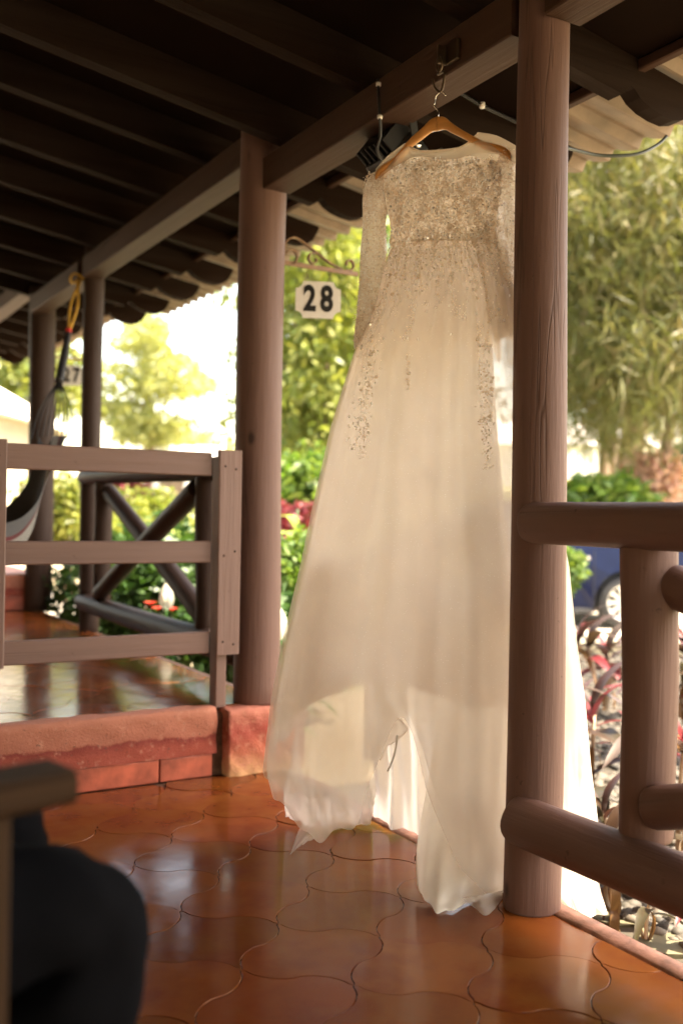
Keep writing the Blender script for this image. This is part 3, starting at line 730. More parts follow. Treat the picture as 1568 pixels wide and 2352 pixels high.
# ------------------------------------------------------------------ hanger
MT['hanger'] = wood('varnished_pine', (0.50, 0.235, 0.060), 0.28, axis=0, crack=0.0, var=0.22)
hc = at(1005, 285, 2.60)
aL, aR = at(872, 414, 2.69), at(1180, 364, 2.50)
ax = Vector((aR.x - aL.x, aR.y - aL.y, 0)).normalized(); nrm = Vector((-ax.y, ax.x, 0))   # nrm points away from the camera
if nrm.dot(Vector((SA, CA, 0))) < 0: nrm = -nrm
hg = empty('coat_hanger', hc, math.atan2(ax.y, ax.x), 'varnished wooden coat hanger with steel hook inside the dress shoulders', 'hanger')
def hanger_arm(sgn):
    # centre line of one arm: out and down, bowed towards the viewer
    # local frame: x across, y away from camera, z up
    end = (aR if sgn > 0 else aL) - hc
    ex = abs(end.dot(ax)); ez = end.z
    cl = spline([(0, 0, 0.002), (0.020*sgn, 0, -0.001), (0.042*sgn, -0.004, -0.018), (0.075*sgn, -0.010, -0.042), (ex*0.66*sgn, -0.016, ez*0.66 - 0.004), (ex*sgn*0.90, -0.016, ez*0.86), (ex*sgn*1.0, -0.012, ez)], 5)
    V, Q = [], []; n = len(cl)
    for i, p in enumerate(cl):
        t = i/(n - 1); hh = 0.019*(1 - 0.45*min(1, t*2)); wd = 0.0075 + 0.010*max(0, t - 0.35)
        if i == n - 1: hh *= 0.5; wd *= 0.5
        for a in range(12):
            th = 2*math.pi*a/12; cx, sx_ = math.cos(th), math.sin(th)
            V.append((p.x, p.y + wd*abs(cx)**0.5*math.copysign(1, cx), p.z + hh*abs(sx_)**0.5*math.copysign(1, sx_)))
    for i in range(n - 1):
        for a in range(12): 
            f = (i*12 + a, i*12 + (a + 1) % 12, (i + 1)*12 + (a + 1) % 12, (i + 1)*12 + a)
            Q.append(f if sgn < 0 else tuple(reversed(f)))
    Q += [tuple(range(12)), tuple(range((n - 1)*12, n*12))]
    obj('arm', mesh('arm', V, Q, MT['hanger'], True), hg)
hanger_arm(1); hanger_arm(-1)
hkpt = at(1009, 213, 2.60) - hc; hl = Vector((hkpt.dot(ax), hkpt.dot(nrm), hkpt.z))
tube('hook', spline([(0, 0, 0.018), (0.001, 0, 0.034), (-0.012, 0, 0.052), hl + Vector((-0.014, 0, -0.024)), hl + Vector((-0.010, 0, -0.006)), hl + Vector((0.004, 0, 0.003)), hl + Vector((0.014, 0, -0.004)), hl + Vector((0.017, 0, -0.010))], 6), 0.0016, MT['steel'], hg, 8)

# ------------------------------------------------------------------ wedding dress
DB = vw(0.24, 2.62, 0.0)
dr = empty('wedding_dress', DB, 0, 'long-sleeved ivory beaded tulle wedding gown hanging from the porch beam', 'dress')
MT['tulle'] = cloth('ivory_glitter_tulle', (0.95, 0.89, 0.82), 0.60, 0.05, 0.55, 0.3)
MT['sheer'] = cloth('sheer_ivory_net', (0.86, 0.79, 0.71), 0.34, 0.71, 0.6, 0.2)
MT['sheer_dense'] = cloth('layered_ivory_net', (0.88, 0.82, 0.75), 0.40, 0.34, 0.6, 0.2)
MT['illusion'] = cloth('flesh_toned_illusion_net', (0.82, 0.70, 0.54), 0.45, 0.60, 0.6, 0.1)
MT['sleeve'] = cloth('sheer_sleeve_net', (0.86, 0.79, 0.68), 0.45, 0.20, 0.6, 0.1)
MT['satin'] = cloth('ivory_satin', (0.90, 0.84, 0.75), 0.40, 0.0, 0.28, 0.15)
MT['bodice'] = cloth('nude_bodice_lining', (0.86, 0.76, 0.63), 0.58, 0.0, 0.5, 0.2)
def interp(tab, v):
    if v <= tab[0][0]: return tab[0][1:]
    for a, b in zip(tab, tab[1:]):
        if v <= b[0]:
            t = (v - a[0])/(b[0] - a[0]); return [x + (y - x)*t for x, y in zip(a[1:], b[1:])]
    return tab[-1][1:]
SK = [(560, 898, 1136, 2.610, 0.058), (600, 884, 1152, 2.615, 0.088), (700, 860, 1180, 2.62, 0.130), (800, 815, 1203, 2.63, 0.155), (980, 763, 1232, 2.645, 0.185),
      (1170, 722, 1268, 2.66, 0.205), (1300, 697, 1296, 2.67, 0.215), (1500, 652, 1322, 2.68, 0.225), (1600, 634, 1336, 2.685, 0.23), (1760, 616, 1350, 2.69, 0.235), (1850, 640, 1362, 2.70, 0.24), (2050, 660, 1385, 2.70, 0.25)]
HEM = [(600, 1665), (640, 1650), (700, 1600), (793, 1540), (836, 1530), (942, 1546), (1028, 1569), (1163, 1600), (1300, 1650), (1360, 1690)]
SPH = [0.3, 2.1, 4.4, 1.2, 5.0]
def skirt_pt(ph, v):
    uL, uR, kc, hd = interp(SK, v)
    a = max(0.0, min(1.0, (v - 560)/900.0)); amp = 0.018 + 0.075*a**0.8
    fold = 0.62*math.sin(8*ph + SPH[0] + 0.5*a + 0.8*math.sin(3*ph)) + 0.30*math.sin(13*ph + SPH[1] - 0.7*a + math.sin(2*ph)) + 0.10*math.sin(25*ph + SPH[2] + 1.5*math.sin(4*ph)) + 0.8*math.exp(-((v - 556)/170.0))*math.sin(33*ph + 2*math.sin(5*ph))
    c, s = math.cos(ph), math.sin(ph)
    # keep the outline: folds work in depth more than across
    k = kc + hd*s*(1 + 2.2*amp*fold) + 0.35*amp*fold*hd*(1 if s > 0 else -1)*0.3
    u = (uL + uR)/2 + (uR - uL)/2*c*(1 + 0.22*amp*fold)
    skew = -(u - 1020)*0.19/315*(1 - a)
    return at(784 + (u - 784)*(kc/(k + 0.0))*1.0 if False else u, v, k + skew) if False else _persp(u, v, kc, k + skew)
def _persp(u, v, k0, k):
    """point that stands at depth k with the height and sideways place of (u, v) at depth k0"""
    p = at(u, v, k0); d = Vector((SA, CA, 0)); return p + d*(k - k0)
def hem_v(u, s):
    h = interp(HEM, u)[0]
    return h if s < 0 else h + 60
def build_skirt(name, mt_, grow, extra, shift, seed, ph0=0.0, ph1=2*math.pi, vend=None):
    """one layer of the skirt; grow = wider or narrower than the outline, extra = how much longer"""
    n, m = 240, 60; V, Q = [], []
    rg = random.Random(seed); q = [rg.uniform(0, 6.28) for _ in range(4)]
    full = ph1 - ph0 > 6.28; n = max(20, int(n*(ph1 - ph0)/6.283)); nr = n if full else n + 1
    for i in range(nr):
        ph = ph0 + (ph1 - ph0)*i/n; uL, uR, kc, hd = interp(SK, 1600); u = (uL + uR)/2 + (uR - uL)/2*math.cos(ph)
        vh = hem_v(u, math.sin(ph)) + 4*math.sin(9*ph + q[0]) + 2*math.sin(21*ph + q[1])
        ex = extra
        if extra > 20:                                                        # long net, parted over the lining
            op = math.exp(-((u - 912)/62)**2) if math.sin(ph) < 0 else 0.0
            tgt = 1868 + 130*min(1, max(0, (u - 960)/110)) - (250 - extra) - 60*max(0, (690 - u)/70)
            ex = (tgt - vh)*(1 - 0.8*op)
        vh += ex*(1 + 0.07*math.sin(7*ph + q[2]) + 0.03*math.sin(23*ph))
        if vend: vh = vend + 26*math.sin(19*ph) + 14*math.sin(37*ph)
        for j in range(m + 1):
            t = j/m; v = 556 + (vh - 556)*t; p = skirt_pt(ph + shift*t, v); uL, uR, kc, hd = interp(SK, v); c = at((uL + uR)/2, v, kc)
            g = 1 + (grow - 1)*min(1, t*3); V.append(Vector((c.x + (p.x - c.x)*g, c.y + (p.y - c.y)*g, p.z)) - DB)
    for i in range(n):
        for j in range(m):
            a, b = i*(m + 1) + j, ((i + 1) % nr)*(m + 1) + j; Q.append((a, b, b + 1, a + 1))
    return obj(name, mesh(name, V, Q, mt_, True), dr)
build_skirt('skirt', MT['tulle'], 0.980, 6, 0.0, 1, math.pi - 0.45, 2*math.pi - 1.02)
build_skirt('skirt_panel', MT['sheer'], 0.985, 6, 0.0, 1, -1.03, math.pi - 0.44)
build_skirt('skirt_yoke', MT['tulle'], 0.975, 6, 0.0, 1, -1.06, math.pi - 0.40, 790)
build_skirt('skirt_layer', MT['sheer'], 1.004, 250, 0.0, 2, math.pi - 0.6, 2*math.pi + 0.1)
build_skirt('skirt_layer', MT['sheer'], 1.024, 185, 0.0, 4, math.pi - 0.3, 2*math.pi - 0.2)
def kk(u): return 2.60 - (u - 1020)*0.19/315
BO = [(362, 890, 1146, 0.045), (385, 880, 1152, 0.066), (420, 878, 1152, 0.088), (450, 882, 1149, 0.094), (485, 891, 1143, 0.088), (525, 898, 1138, 0.080), (566, 896, 1139, 0.082)]
def bodice_pt(ph, v):
    uL, uR, hd = interp(BO, v); c, s = math.cos(ph), math.sin(ph)
    u = (uL + uR)/2 + (uR - uL)/2*c; bust = 0
    if s < 0:
        q = math.exp(-((v - 432)/38)**2); bust = 0.020*q*(math.exp(-((c - 0.42)/0.28)**2) + math.exp(-((c + 0.42)/0.28)**2))
    sq = abs(s)**0.75*math.copysign(1, s)
    return _persp(u, v, kk(u), kk(u) + hd*sq*0.8 - bust)
def build_bodice():
    n, m = 120, 34; V, Q = [], []
    for i in range(n):
        ph = 2*math.pi*i/n; c = math.cos(ph); s = math.sin(ph)
        top = 385 - 14*(math.exp(-((c - 0.42)/0.3)**2) + math.exp(-((c + 0.42)/0.3)**2)) if s < 0 else 372
        bot = 570 + 9*math.sin(17*ph) + 6*math.sin(31*ph + 1)
        for j in range(m + 1): V.append(bodice_pt(ph, top + (bot - top)*j/m) - DB)
    for i in range(n):
        for j in range(m):
            a, b = i*(m + 1) + j, ((i + 1) % n)*(m + 1) + j; Q.append((a, b, b + 1, a + 1))
    obj('bodice', mesh('bodice', V, Q, MT['bodice'], True), dr)
build_bodice()
def beaded(m, amt=1.0):
    """mottled look of cloth sewn all over with tiny beads"""
    nt = m.node_tree; b = nt.nodes['Principled BSDF']; v = coords(nt)
    vo = N(nt, 'ShaderNodeTexVoronoi'); vo.inputs['Scale'].default_value = 210; L(nt, v, vo.inputs['Vector'])
    c = ramp(nt, vo.outputs['Color'], [(0.08, (0.62, 0.53, 0.44)), (0.28, (0.88, 0.80, 0.71)), (0.6, (0.95, 0.90, 0.82)), (0.85, (1.0, 0.99, 0.96))])
    g = ramp(nt, noise(nt, v, 26, 4), [(0.30, (0.78, 0.69, 0.60)), (0.55, (1.0, 1.0, 1.0))]); c = mixc(nt, 1.0, c, g, 'MULTIPLY')
    for n in list(nt.nodes):
        if n.type == 'BSDF_TRANSLUCENT': L(nt, c, n.inputs[0])
    L(nt, c, b.inputs['Base Color']); b.inputs['Roughness'].default_value = 0.3
    bp = [n for n in nt.nodes if n.type == 'BUMP'][0]; L(nt, vo.outputs['Distance'], bp.inputs['Height']); bp.inputs['Strength'].default_value = 0.6
beaded(MT['bodice']); beaded(MT['sleeve'])
def grid_sheet(name, rows, mt_, nu=10, nv=10, folds=(), jitter=0.0, seed=0, parent=None):
    """smooth cloth through a grid of points; folds = (amplitude m, waves across, lean)"""
    rr = [spline(r, nu) for r in rows]; nc = len(rr[0]); cols = [spline([r[c] for r in rr], nv) for c in range(nc)]
    nr = len(cols[0]); rg = random.Random(seed); fwd = Vector((SA, CA, 0)); rgt = Vector((CA, -SA, 0))
    ph = [rg.uniform(0, 6.28) for _ in range(12)]; V, Q = [], []
    for c in range(nc):
        for r in range(nr):
            p = cols[c][r].copy(); s, t = c/(nc - 1), r/(nr - 1); d = 0
            for k, (am, fr, lean) in enumerate(folds):
                w = math.sin(fr*6.283*(s + lean*t*t) + ph[k] + 1.3*math.sin(3*s + ph[k + 4])); d += am*w*(0.35 + 0.65*t)
            edge_ = 1.0
            p = p + fwd*d*edge_ + rgt*(0.3*d)
            if jitter: p = p + fwd*jitter*math.sin(23*s + 17*t + ph[8])*math.sin(31*t - 11*s + ph[9])
            V.append(p - DB)
    for c in range(nc - 1):
        for r in range(nr - 1): Q.append((c*nr + r, (c + 1)*nr + r, (c + 1)*nr + r + 1, c*nr + r + 1))
    return obj(name, mesh(name, V, Q, mt_, True), parent if parent is not None else dr)
# sheer shoulders and neckline
US = [862, 890, 930, 946, 970, 1000, 1040, 1072, 1095, 1140, 1186]
VT = [396, 366, 336, 346, 356, 358, 352, 335, 312, 320, 344]
VB = [424, 404, 384, 378, 376, 384, 384, 374, 370, 370, 384]
front_top = [_persp(u, v, kk(u), kk(u) - 0.016 - 0.018*math.exp(-((u - 1015)/60)**2)) for u, v in zip(US, VT)]
front_bot = [_persp(u, v, kk(u), kk(u) - 0.062 + 0.045*(abs(u - 1020)/166)**3) for u, v in zip(US, VB)]
front_mid = [(a + b)*0.5 + Vector((-SA, -CA, 0))*0.006 for a, b in zip(front_top, front_bot)]
grid_sheet('yoke', [front_top, front_mid, front_bot], MT['illusion'], 6, 6)
back_top = [_persp(u, v, kk(u), kk(u) + 0.016) for u, v in zip(US, [396, 366, 336, 340, 341, 340, 336, 328, 312, 320, 344])]
back_bot = [_persp(u, v, kk(u), kk(u) + 0.058 - 0.04*(abs(u - 1020)/166)**3) for u, v in zip(US, VB)]
grid_sheet('yoke', [back_top, [(a + b)*0.5 for a, b in zip(back_top, back_bot)], back_bot], MT['illusion'], 6, 6)
for rowp in (front_top, back_top):
    tube('neck_binding', [p - DB for p in spline(rowp[2:9], 6)], 0.0022, MT['satin'], dr, 6)
over = [front_top, [(a + b)*0.5 + Vector((0, 0, 0.010)) for a, b in zip(front_top, back_top)], back_top]
for sl_ in (slice(0, 3), slice(8, 11)): grid_sheet('shoulder', [r[sl_] for r in over], MT['illusion'], 6, 4)
# sleeves
def sleeve(cl, name='sleeve'):
    pts_ = spline([(u, v, w) for u, v, w in cl], 8); V, Q = [], []; seg = 28; n = len(pts_)
    for i, p in enumerate(pts_):
        u, v, w = p; k = kk(u)
        for a in range(seg):
            th = 2*math.pi*a/seg; wr = 1 + 0.05*math.sin(5*th + i*0.23) + 0.04*math.sin(i*0.6 + 2*th)
            V.append(_persp(u + w*math.cos(th)*wr, v - 6*math.cos(th)*(1 if u < 1000 else -1), k, k + 0.030*math.sin(th)*wr*(w/29)) - DB)
    for i in range(n - 1):
        for a in range(seg): Q.append((i*seg + a, i*seg + (a + 1) % seg, (i + 1)*seg + (a + 1) % seg, (i + 1)*seg + a))
    return obj(name, mesh(name, V, Q, MT['sleeve'], True), dr)
SLL = [(871, 396, 20), (863, 425, 28), (860, 500, 27), (858, 580, 29), (854, 660, 31), (846, 740, 30), (838, 795, 24)]
SLR = [(1170, 350, 18), (1164, 385, 26), (1165, 460, 25), (1166, 560, 27), (1166, 660, 28), (1165, 770, 25)]
sleeve(SLL); sleeve(SLR)

# lower layers: net at the left, satin lining in the middle and right, net train past the post
def row(v, *uk): return [at(u, v, k) for u, k in uk]
def flo(u, v, z=0.006):
    """point on the floor under pixel (u, v)"""
    d = at(u, v, 1.0) - Vector((0, 0, H)); return Vector((0, 0, H)) + d*((z - H)/d.z)
grid_sheet('tulle_layer', [
    row(1280, (745, 2.67), (782, 2.63), (825, 2.61), (872, 2.60)),
    row(1500, (700, 2.66), (740, 2.60), (790, 2.57), (852, 2.57)),
    row(1620, (684, 2.68), (735, 2.61), (795, 2.58), (858, 2.60)),
    row(1740, (668, 2.78), (725, 2.71), (795, 2.69), (858, 2.72)),
    row(1825, (648, 2.88), (715, 2.82), (790, 2.81), (860, 2.84)),
    [flo(658, 1872, 0.02), flo(715, 1902, 0.012), flo(785, 1890, 0.015), flo(848, 1900, 0.012)]],
    MT['sheer_dense'], 22, 10, ((0.012, 3.5, 0.22), (0.006, 8.3, -0.25), (0.003, 17, 0.2)), 0.008, 2)
grid_sheet('tulle_train', [
    [flo(712, 1866, 0.05), flo(765, 1866, 0.06), flo(820, 1860, 0.06), flo(858, 1850, 0.05)], [flo(690, 1900, 0.02), flo(740, 1897, 0.03), flo(800, 1893, 0.03), flo(842, 1884, 0.02)],
    [flo(676, 1932, 0.008), flo(706, 1920, 0.02), flo(740, 1908, 0.015), flo(800, 1898, 0.006)], [flo(668, 1962, 0.004), flo(684, 1948, 0.008), flo(706, 1934, 0.006), flo(744, 1916, 0.004)]],
    MT['sheer'], 14, 8, ((0.006, 5, 0.2),), 0.004, 6)
grid_sheet('lining', [
    row(1400, (845, 2.71), (885, 2.75), (930, 2.77), (968, 2.77), (1035, 2.74)),
    row(1490, (830, 2.72), (870, 2.78), (920, 2.80), (965, 2.80), (1040, 2.76)),
    row(1640, (842, 2.78), (880, 2.84), (925, 2.85), (968, 2.84), (1040, 2.80)),
    row(1780, (858, 2.86), (890, 2.90), (928, 2.90), (970, 2.89), (1030, 2.85)),
    [flo(858, 1868, 0.02), flo(885, 1893, 0.02), flo(925, 1908, 0.016), flo(972, 1915, 0.02), flo(1030, 1935, 0.02)]],
    MT['satin'], 12, 12, ((0.018, 3.2, 0.05), (0.008, 6.1, -0.1)), 0.002, 8)
grid_sheet('lining_flap', [
    row(1528, (836, 2.56), (852, 2.53), (868, 2.54)), row(1600, (836, 2.58), (862, 2.54), (890, 2.55)),
    row(1672, (836, 2.60), (878, 2.55), (934, 2.56)), row(1712, (836, 2.62), (866, 2.57), (893, 2.59)), row(1746, (834, 2.64), (858, 2.60), (878, 2.62))],
    MT['satin'], 8, 8, ((0.008, 2.2, 0.1),), 0.002, 9)
tube('care_ribbon', [p - DB for p in spline([at(912, 1690, 2.56), at(910, 1715, 2.56), at(902, 1745, 2.565), at(890, 1772, 2.57)], 5)], [0.0035]*16, MT['white_tie'], dr, 4)
tube('lining_seam', [p - DB for p in spline([at(868, 1560, 2.535), at(888, 1610, 2.54), at(900, 1640, 2.545), at(935, 1675, 2.555), at(895, 1712, 2.585)], 5)], 0.0016, MT['satin'], dr, 5)
grid_sheet('lining', [
    row(1320, (1032, 2.585), (1068, 2.58), (1105, 2.585), (1140, 2.60), (1180, 2.63)),
    row(1500, (1030, 2.56), (1070, 2.55), (1120, 2.56), (1170, 2.59), (1230, 2.63)),
    row(1620, (1010, 2.57), (1055, 2.545), (1110, 2.55), (1165, 2.585), (1235, 2.62)),
    row(1780, (985, 2.57), (1030, 2.53), (1095, 2.53), (1160, 2.57), (1235, 2.60)),
    row(1930, (958, 2.54), (1005, 2.48), (1080, 2.485), (1155, 2.53), (1235, 2.56)),
    row(2030, (954, 2.47), (1000, 2.415), (1075, 2.43), (1150, 2.51), (1230, 2.54)),
    [flo(964, 2062, 0.018), flo(1005, 2086, 0.010), flo(1070, 2078, 0.010), flo(1140, 2050, 0.012), flo(1220, 2030, 0.012)],
    [flo(985, 2072, 0.006), flo(1012, 2088, 0.005), flo(1068, 2078, 0.005), flo(1130, 2046, 0.006), flo(1210, 2026, 0.008)]],
    MT['satin'], 14, 9, ((0.016, 2.2, -0.12), (0.008, 5.3, 0.2)), 0.004, 21)
grid_sheet('tulle_hem', [[flo(1060, 2062, 0.035), flo(1105, 2056, 0.045), flo(1152, 2046, 0.045)], [flo(1072, 2075, 0.012), flo(1110, 2080, 0.018), flo(1154, 2062, 0.014)], [flo(1088, 2084, 0.004), flo(1118, 2104, 0.003), flo(1150, 2070, 0.004)]], MT['sheer'], 8, 8, ((0.002, 2, 0.1),), 0.001, 27)
grid_sheet('tulle_train', [
    row(1150, (1190, 2.62), (1225, 2.64), (1255, 2.68)), row(1350, (1195, 2.61), (1245, 2.63), (1295, 2.68)), row(1560, (1200, 2.60), (1260, 2.62), (1322, 2.68)), row(1650, (1200, 2.60), (1265, 2.61), (1335, 2.68)), row(1720, (1200, 2.59), (1262, 2.60), (1326, 2.66)),
    row(1830, (1200, 2.57), (1265, 2.58), (1331, 2.62)), row(1950, (1200, 2.55), (1280, 2.555), (1358, 2.58)), row(2050, (1200, 2.54), (1290, 2.54), (1378, 2.545)), row(2108, (1230, 2.54), (1310, 2.53), (1394, 2.52))],
    MT['sheer_dense'], 16, 8, ((0.020, 2.2, 0.15), (0.009, 5.2, -0.2)), 0.004, 31)
grid_sheet('lining', [
    row(1560, (1190, 2.66), (1250, 2.68), (1310, 2.72)), row(1750, (1190, 2.66), (1252, 2.68), (1312, 2.70)), row(1950, (1190, 2.62), (1255, 2.64), (1320, 2.66)), row(2060, (1190, 2.60), (1265, 2.60), (1330, 2.62))],
    MT['satin'], 12, 8, ((0.016, 2.2, 0.1),), 0.002, 33)

# beading: flat sequins, small beads and glitter sewn on, plus white discs for glints
MT['sequin'] = plain('silver_sequins', (0.98, 0.95, 0.90), 0.12, 0.5, var=0.02, bmp=0)
MT['bead'] = cloth('champagne_beads', (0.80, 0.69, 0.56), 0.35, 0.0, 0.3, 0.0)
MT['bead_pale'] = cloth('pearl_beads', (0.96, 0.92, 0.85), 0.3, 0.0, 0.2, 0.0)
MT['sequin_glint'] = plain('white_glint_sequins', (0.98, 0.97, 0.94), 0.1, 0.0, var=0.01, bmp=0)  # plain white that takes the place of sparkle
rgd = random.Random(21)
def discs(name, items, mt_, tiltmax, k=6):
    P = np.array([p for p, n, r in items]); Nn = np.array([n for p, n, r in items]); r = np.array([q for p, n, q in items]); m = len(P)
    Nn = Nn + np.random.normal(0, tiltmax, Nn.shape); Nn /= np.linalg.norm(Nn, axis=1)[:, None]
    ref = np.where(np.abs(Nn[:, 2:3]) < 0.9, np.array([[0, 0, 1.0]]), np.array([[1.0, 0, 0]]))
    X = np.cross(ref, Nn); X /= np.linalg.norm(X, axis=1)[:, None]; Y = np.cross(Nn, X)
    th = np.linspace(0, 2*np.pi, k, endpoint=False)
    V = P[:, None, :] + r[:, None, None]*(X[:, None, :]*np.cos(th)[None, :, None] + Y[:, None, :]*np.sin(th)[None, :, None])
    Q = np.arange(m*k).reshape(m, k)
    o = obj(name, npmesh(name, V.reshape(-1, 3), Q, mt_), dr); o['kind'] = 'stuff'; return o
def norm_of(fn, a, b, da=0.02, db=4.0):
    p = fn(a, b); n = (fn(a + da, b) - p).cross(fn(a, b + db) - p)
    if n.length < 1e-9: n = Vector((-SA, -CA, 0))
    n.normalize()
    if n.dot(Vector((0, 0, H)) - p) < 0: n = -n
    return p, n
FWD = Vector((SA, CA, 0))
beads, pearls, seqs, glit = [], [], [], []
def put(fn, a, b, lst, r, off=0.003):
    p, n = norm_of(fn, a, b); lst.append((p + n*(off + (0.0075 if fn is skirt_pt else 0)) - DB, n, r))
def motif(fn, a, b, sa, sb, n, dark=0.5):
    for _ in range(n):
        aa, bb = a + rgd.gauss(0, sa), b + rgd.gauss(0, sb)
        put(fn, aa, bb, beads if rgd.random() < dark else pearls, rgd.uniform(0.0013, 0.0027))
def face(): return math.pi + math.acos(rgd.uniform(-0.99, 0.99))
for _ in range(5200):
    v = rgd.uniform(378, 580); put(bodice_pt, face(), min(v, 566), pearls if rgd.random() < 0.72 else beads, rgd.uniform(0.0012, 0.0027))
for _ in range(70):
    v = rgd.uniform(385, 560); motif(bodice_pt, face(), v, 0.05, 9, 40, 0.55)
for _ in range(1500):
    v = 556 + abs(rgd.gauss(0, 55)); put(skirt_pt, face(), v, pearls if rgd.random() < 0.8 else beads, rgd.uniform(0.0012, 0.0025))
for _ in range(620): put(bodice_pt, face(), rgd.uniform(380, 566), seqs, rgd.uniform(0.0020, 0.0036), 0.004)
def flower(fn, a, b, sz, lst, da=0.02, db=4.0):
    """small five-petalled bead flower with a pale eye"""
    p, n = norm_of(fn, a, b, da, db); x = Vector((0, 0, 1)).cross(n)
    if x.length < 1e-4: return
    x.normalize(); y = n.cross(x); r0 = rgd.uniform(0, 6.28); p = p + n*(0.0075 if fn is skirt_pt else 0)
    for k in range(5):
        t = r0 + k*1.2566; lst.append((p + n*0.004 + (x*math.cos(t) + y*math.sin(t))*sz - DB, n, sz*0.62))
    pearls.append((p + n*0.006 - DB, n, sz*0.5))
for _ in range(85): flower(bodice_pt, face(), rgd.uniform(392, 560), rgd.uniform(0.003, 0.0058), beads if rgd.random() < 0.6 else pearls)
def slv_fn(cl):
    P = spline([(u, v, w) for u, v, w in cl], 16)
    def f(th, t):
        i = min(len(P) - 1, max(0, int(t/1000*(len(P) - 1)))); u, v, w = P[i]; k = kk(u)
        return _persp(u + w*math.cos(th), v, k, k + 0.030*math.sin(th)*(w/29))
    return f
for cl in (SLL, SLR):
    f = slv_fn(cl)
    for _ in range(1500):
        th = rgd.uniform(math.pi, 2*math.pi); t = rgd.uniform(60, 990); i_ = int(t/1000*(len(cl)*1.0))
        p = f(th, t); lst = pearls if rgd.random() < 0.55 else beads; lst.append((p - FWD*0.002 - DB, -FWD + Vector((CA, -SA, 0))*math.cos(th), rgd.uniform(0.001, 0.002)))
    for _ in range(34):
        th = rgd.uniform(math.pi*1.1, 1.9*math.pi); t = rgd.uniform(60, 980); p0 = f(th, t)
        for q in range(26): beads.append((p0 + Vector((rgd.gauss(0, .006), rgd.gauss(0, .006), rgd.gauss(0, .010))) - FWD*0.003 - DB, -FWD, rgd.uniform(0.001, 0.002)))
    for _ in range(110):
        th = rgd.uniform(math.pi, 2*math.pi); p = f(th, rgd.uniform(60, 980)); seqs.append((p - FWD*0.004 - DB, -FWD, rgd.uniform(0.0018, 0.0028)))
def ph_of_u(u, v):
    uL, uR, kc, hd = interp(SK, v); c = max(-0.995, min(0.995, (u - (uL + uR)/2)/((uR - uL)/2))); return 2*math.pi - math.acos(c)
def ph2(u0, v0, v): return ph_of_u(u0, v0)
# trailing vines of beads over the upper skirt
vines = [(900, 620, 760, 26, 1.0), (930, 590, 740, 16, .7), (955, 590, 800, 14, .8), (985, 590, 690, 12, .6), (1010, 590, 720, 12, .6), (1030, 590, 765, 14, .8), (1062, 590, 680, 14, .7), (1088, 590, 770, 20, 1.0), (1112, 590, 640, 14, .6), (1135, 590, 660, 10, .5), (870, 700, 800, 20, .8)]
for u0, v0, v1, wd, den in vines:
    ph = ph_of_u(u0, v0 + 20)
    for _ in range(int((v1 - v0)*1.6*den)):
        t = rgd.random()**1.4; v = v0 + (v1 - v0)*t; a = ph + rgd.gauss(0, wd/330)*(1 - 0.4*t) + 0.05*math.sin(v/23)
        put(skirt_pt, a, v, pearls if rgd.random() < 0.5 else beads, rgd.uniform(0.001, 0.0019))
    for _ in range(int(den*14)): put(skirt_pt, ph + rgd.gauss(0, wd/330), rgd.uniform(v0, v1), seqs, rgd.uniform(0.0018, 0.0032), 0.004)
def drop(u0, v0, u1, v1, n, wd, dark):
    for _ in range(n):
        t = rgd.random(); v = v0 + (v1 - v0)*t; u = u0 + (u1 - u0)*t + rgd.gauss(0, wd)*(1.15 - 0.6*t)
        put(skirt_pt, ph_of_u(u, v), v, beads if rgd.random() < dark else pearls, rgd.uniform(0.001, 0.0020))
for u_, v_, n_ in ((905, 660, 5), (1088, 640, 6), (1092, 700, 5), (960, 650, 4), (1035, 660, 4), (858, 800, 6), (846, 900, 6), (838, 985, 4), (1088, 820, 4), (1091, 900, 5), (1094, 995, 5), (1140, 640, 4)):
    for _ in range(n_): flower(skirt_pt, ph_of_u(u_ + rgd.gauss(0, 9), v_), v_ + rgd.gauss(0, 16), rgd.uniform(0.0026, 0.0045), beads if rgd.random() < 0.6 else pearls)
drop(855, 770, 836, 1060, 420, 11, 0.5)
for _ in range(34): put(skirt_pt, ph_of_u(843 + rgd.gauss(0, 9), 900), rgd.uniform(815, 1045), seqs, rgd.uniform(0.0022, 0.0032), 0.004)
drop(1085, 760, 1095, 1085, 260, 9, 0.45)
for v_ in (815, 885, 910, 985, 1010):
    for _ in range(26): put(skirt_pt, ph_of_u(1090 + rgd.gauss(0, 6), v_), v_ + rgd.gauss(0, 10), beads, rgd.uniform(0.0012, 0.002))
for _ in range(8): put(skirt_pt, ph_of_u(1088 + rgd.gauss(0, 8), 900), rgd.uniform(790, 1080), seqs, 0.0026, 0.004)
drop(935, 830, 935, 910, 70, 4, 0.7)
for _ in range(3400):
    v = rgd.uniform(620, 1560); put(skirt_pt, face(), v, glit, rgd.uniform(0.0005, 0.0010), 0.002)
discs('beads', beads, MT['bead'], 0.45); discs('pearls', pearls, MT['bead_pale'], 0.5); spark = []
SPN = (Vector((CA, -SA, 0))*0.85 - FWD*0.42 + Vector((0, 0, -0.05))).normalized()
for _ in range(330):
    q = rgd.random()
    if q < 0.5: p, n = norm_of(bodice_pt, face(), rgd.uniform(382, 566))
    elif q < 0.8:
        v = rgd.uniform(570, 800); p, n = norm_of(skirt_pt, face(), v)
    else: p, n = norm_of(skirt_pt, ph_of_u(rgd.choice((843, 843, 1090)) + rgd.gauss(0, 9), 900), rgd.uniform(810, 1050))
    spark.append((p + n*0.006 - DB, SPN, rgd.uniform(0.0032, 0.0050)))
discs('sequins_and_glints', spark, MT['sequin_glint'], 0.22, 8)  # added white discs stand in for glints, tilted towards the outdoor light
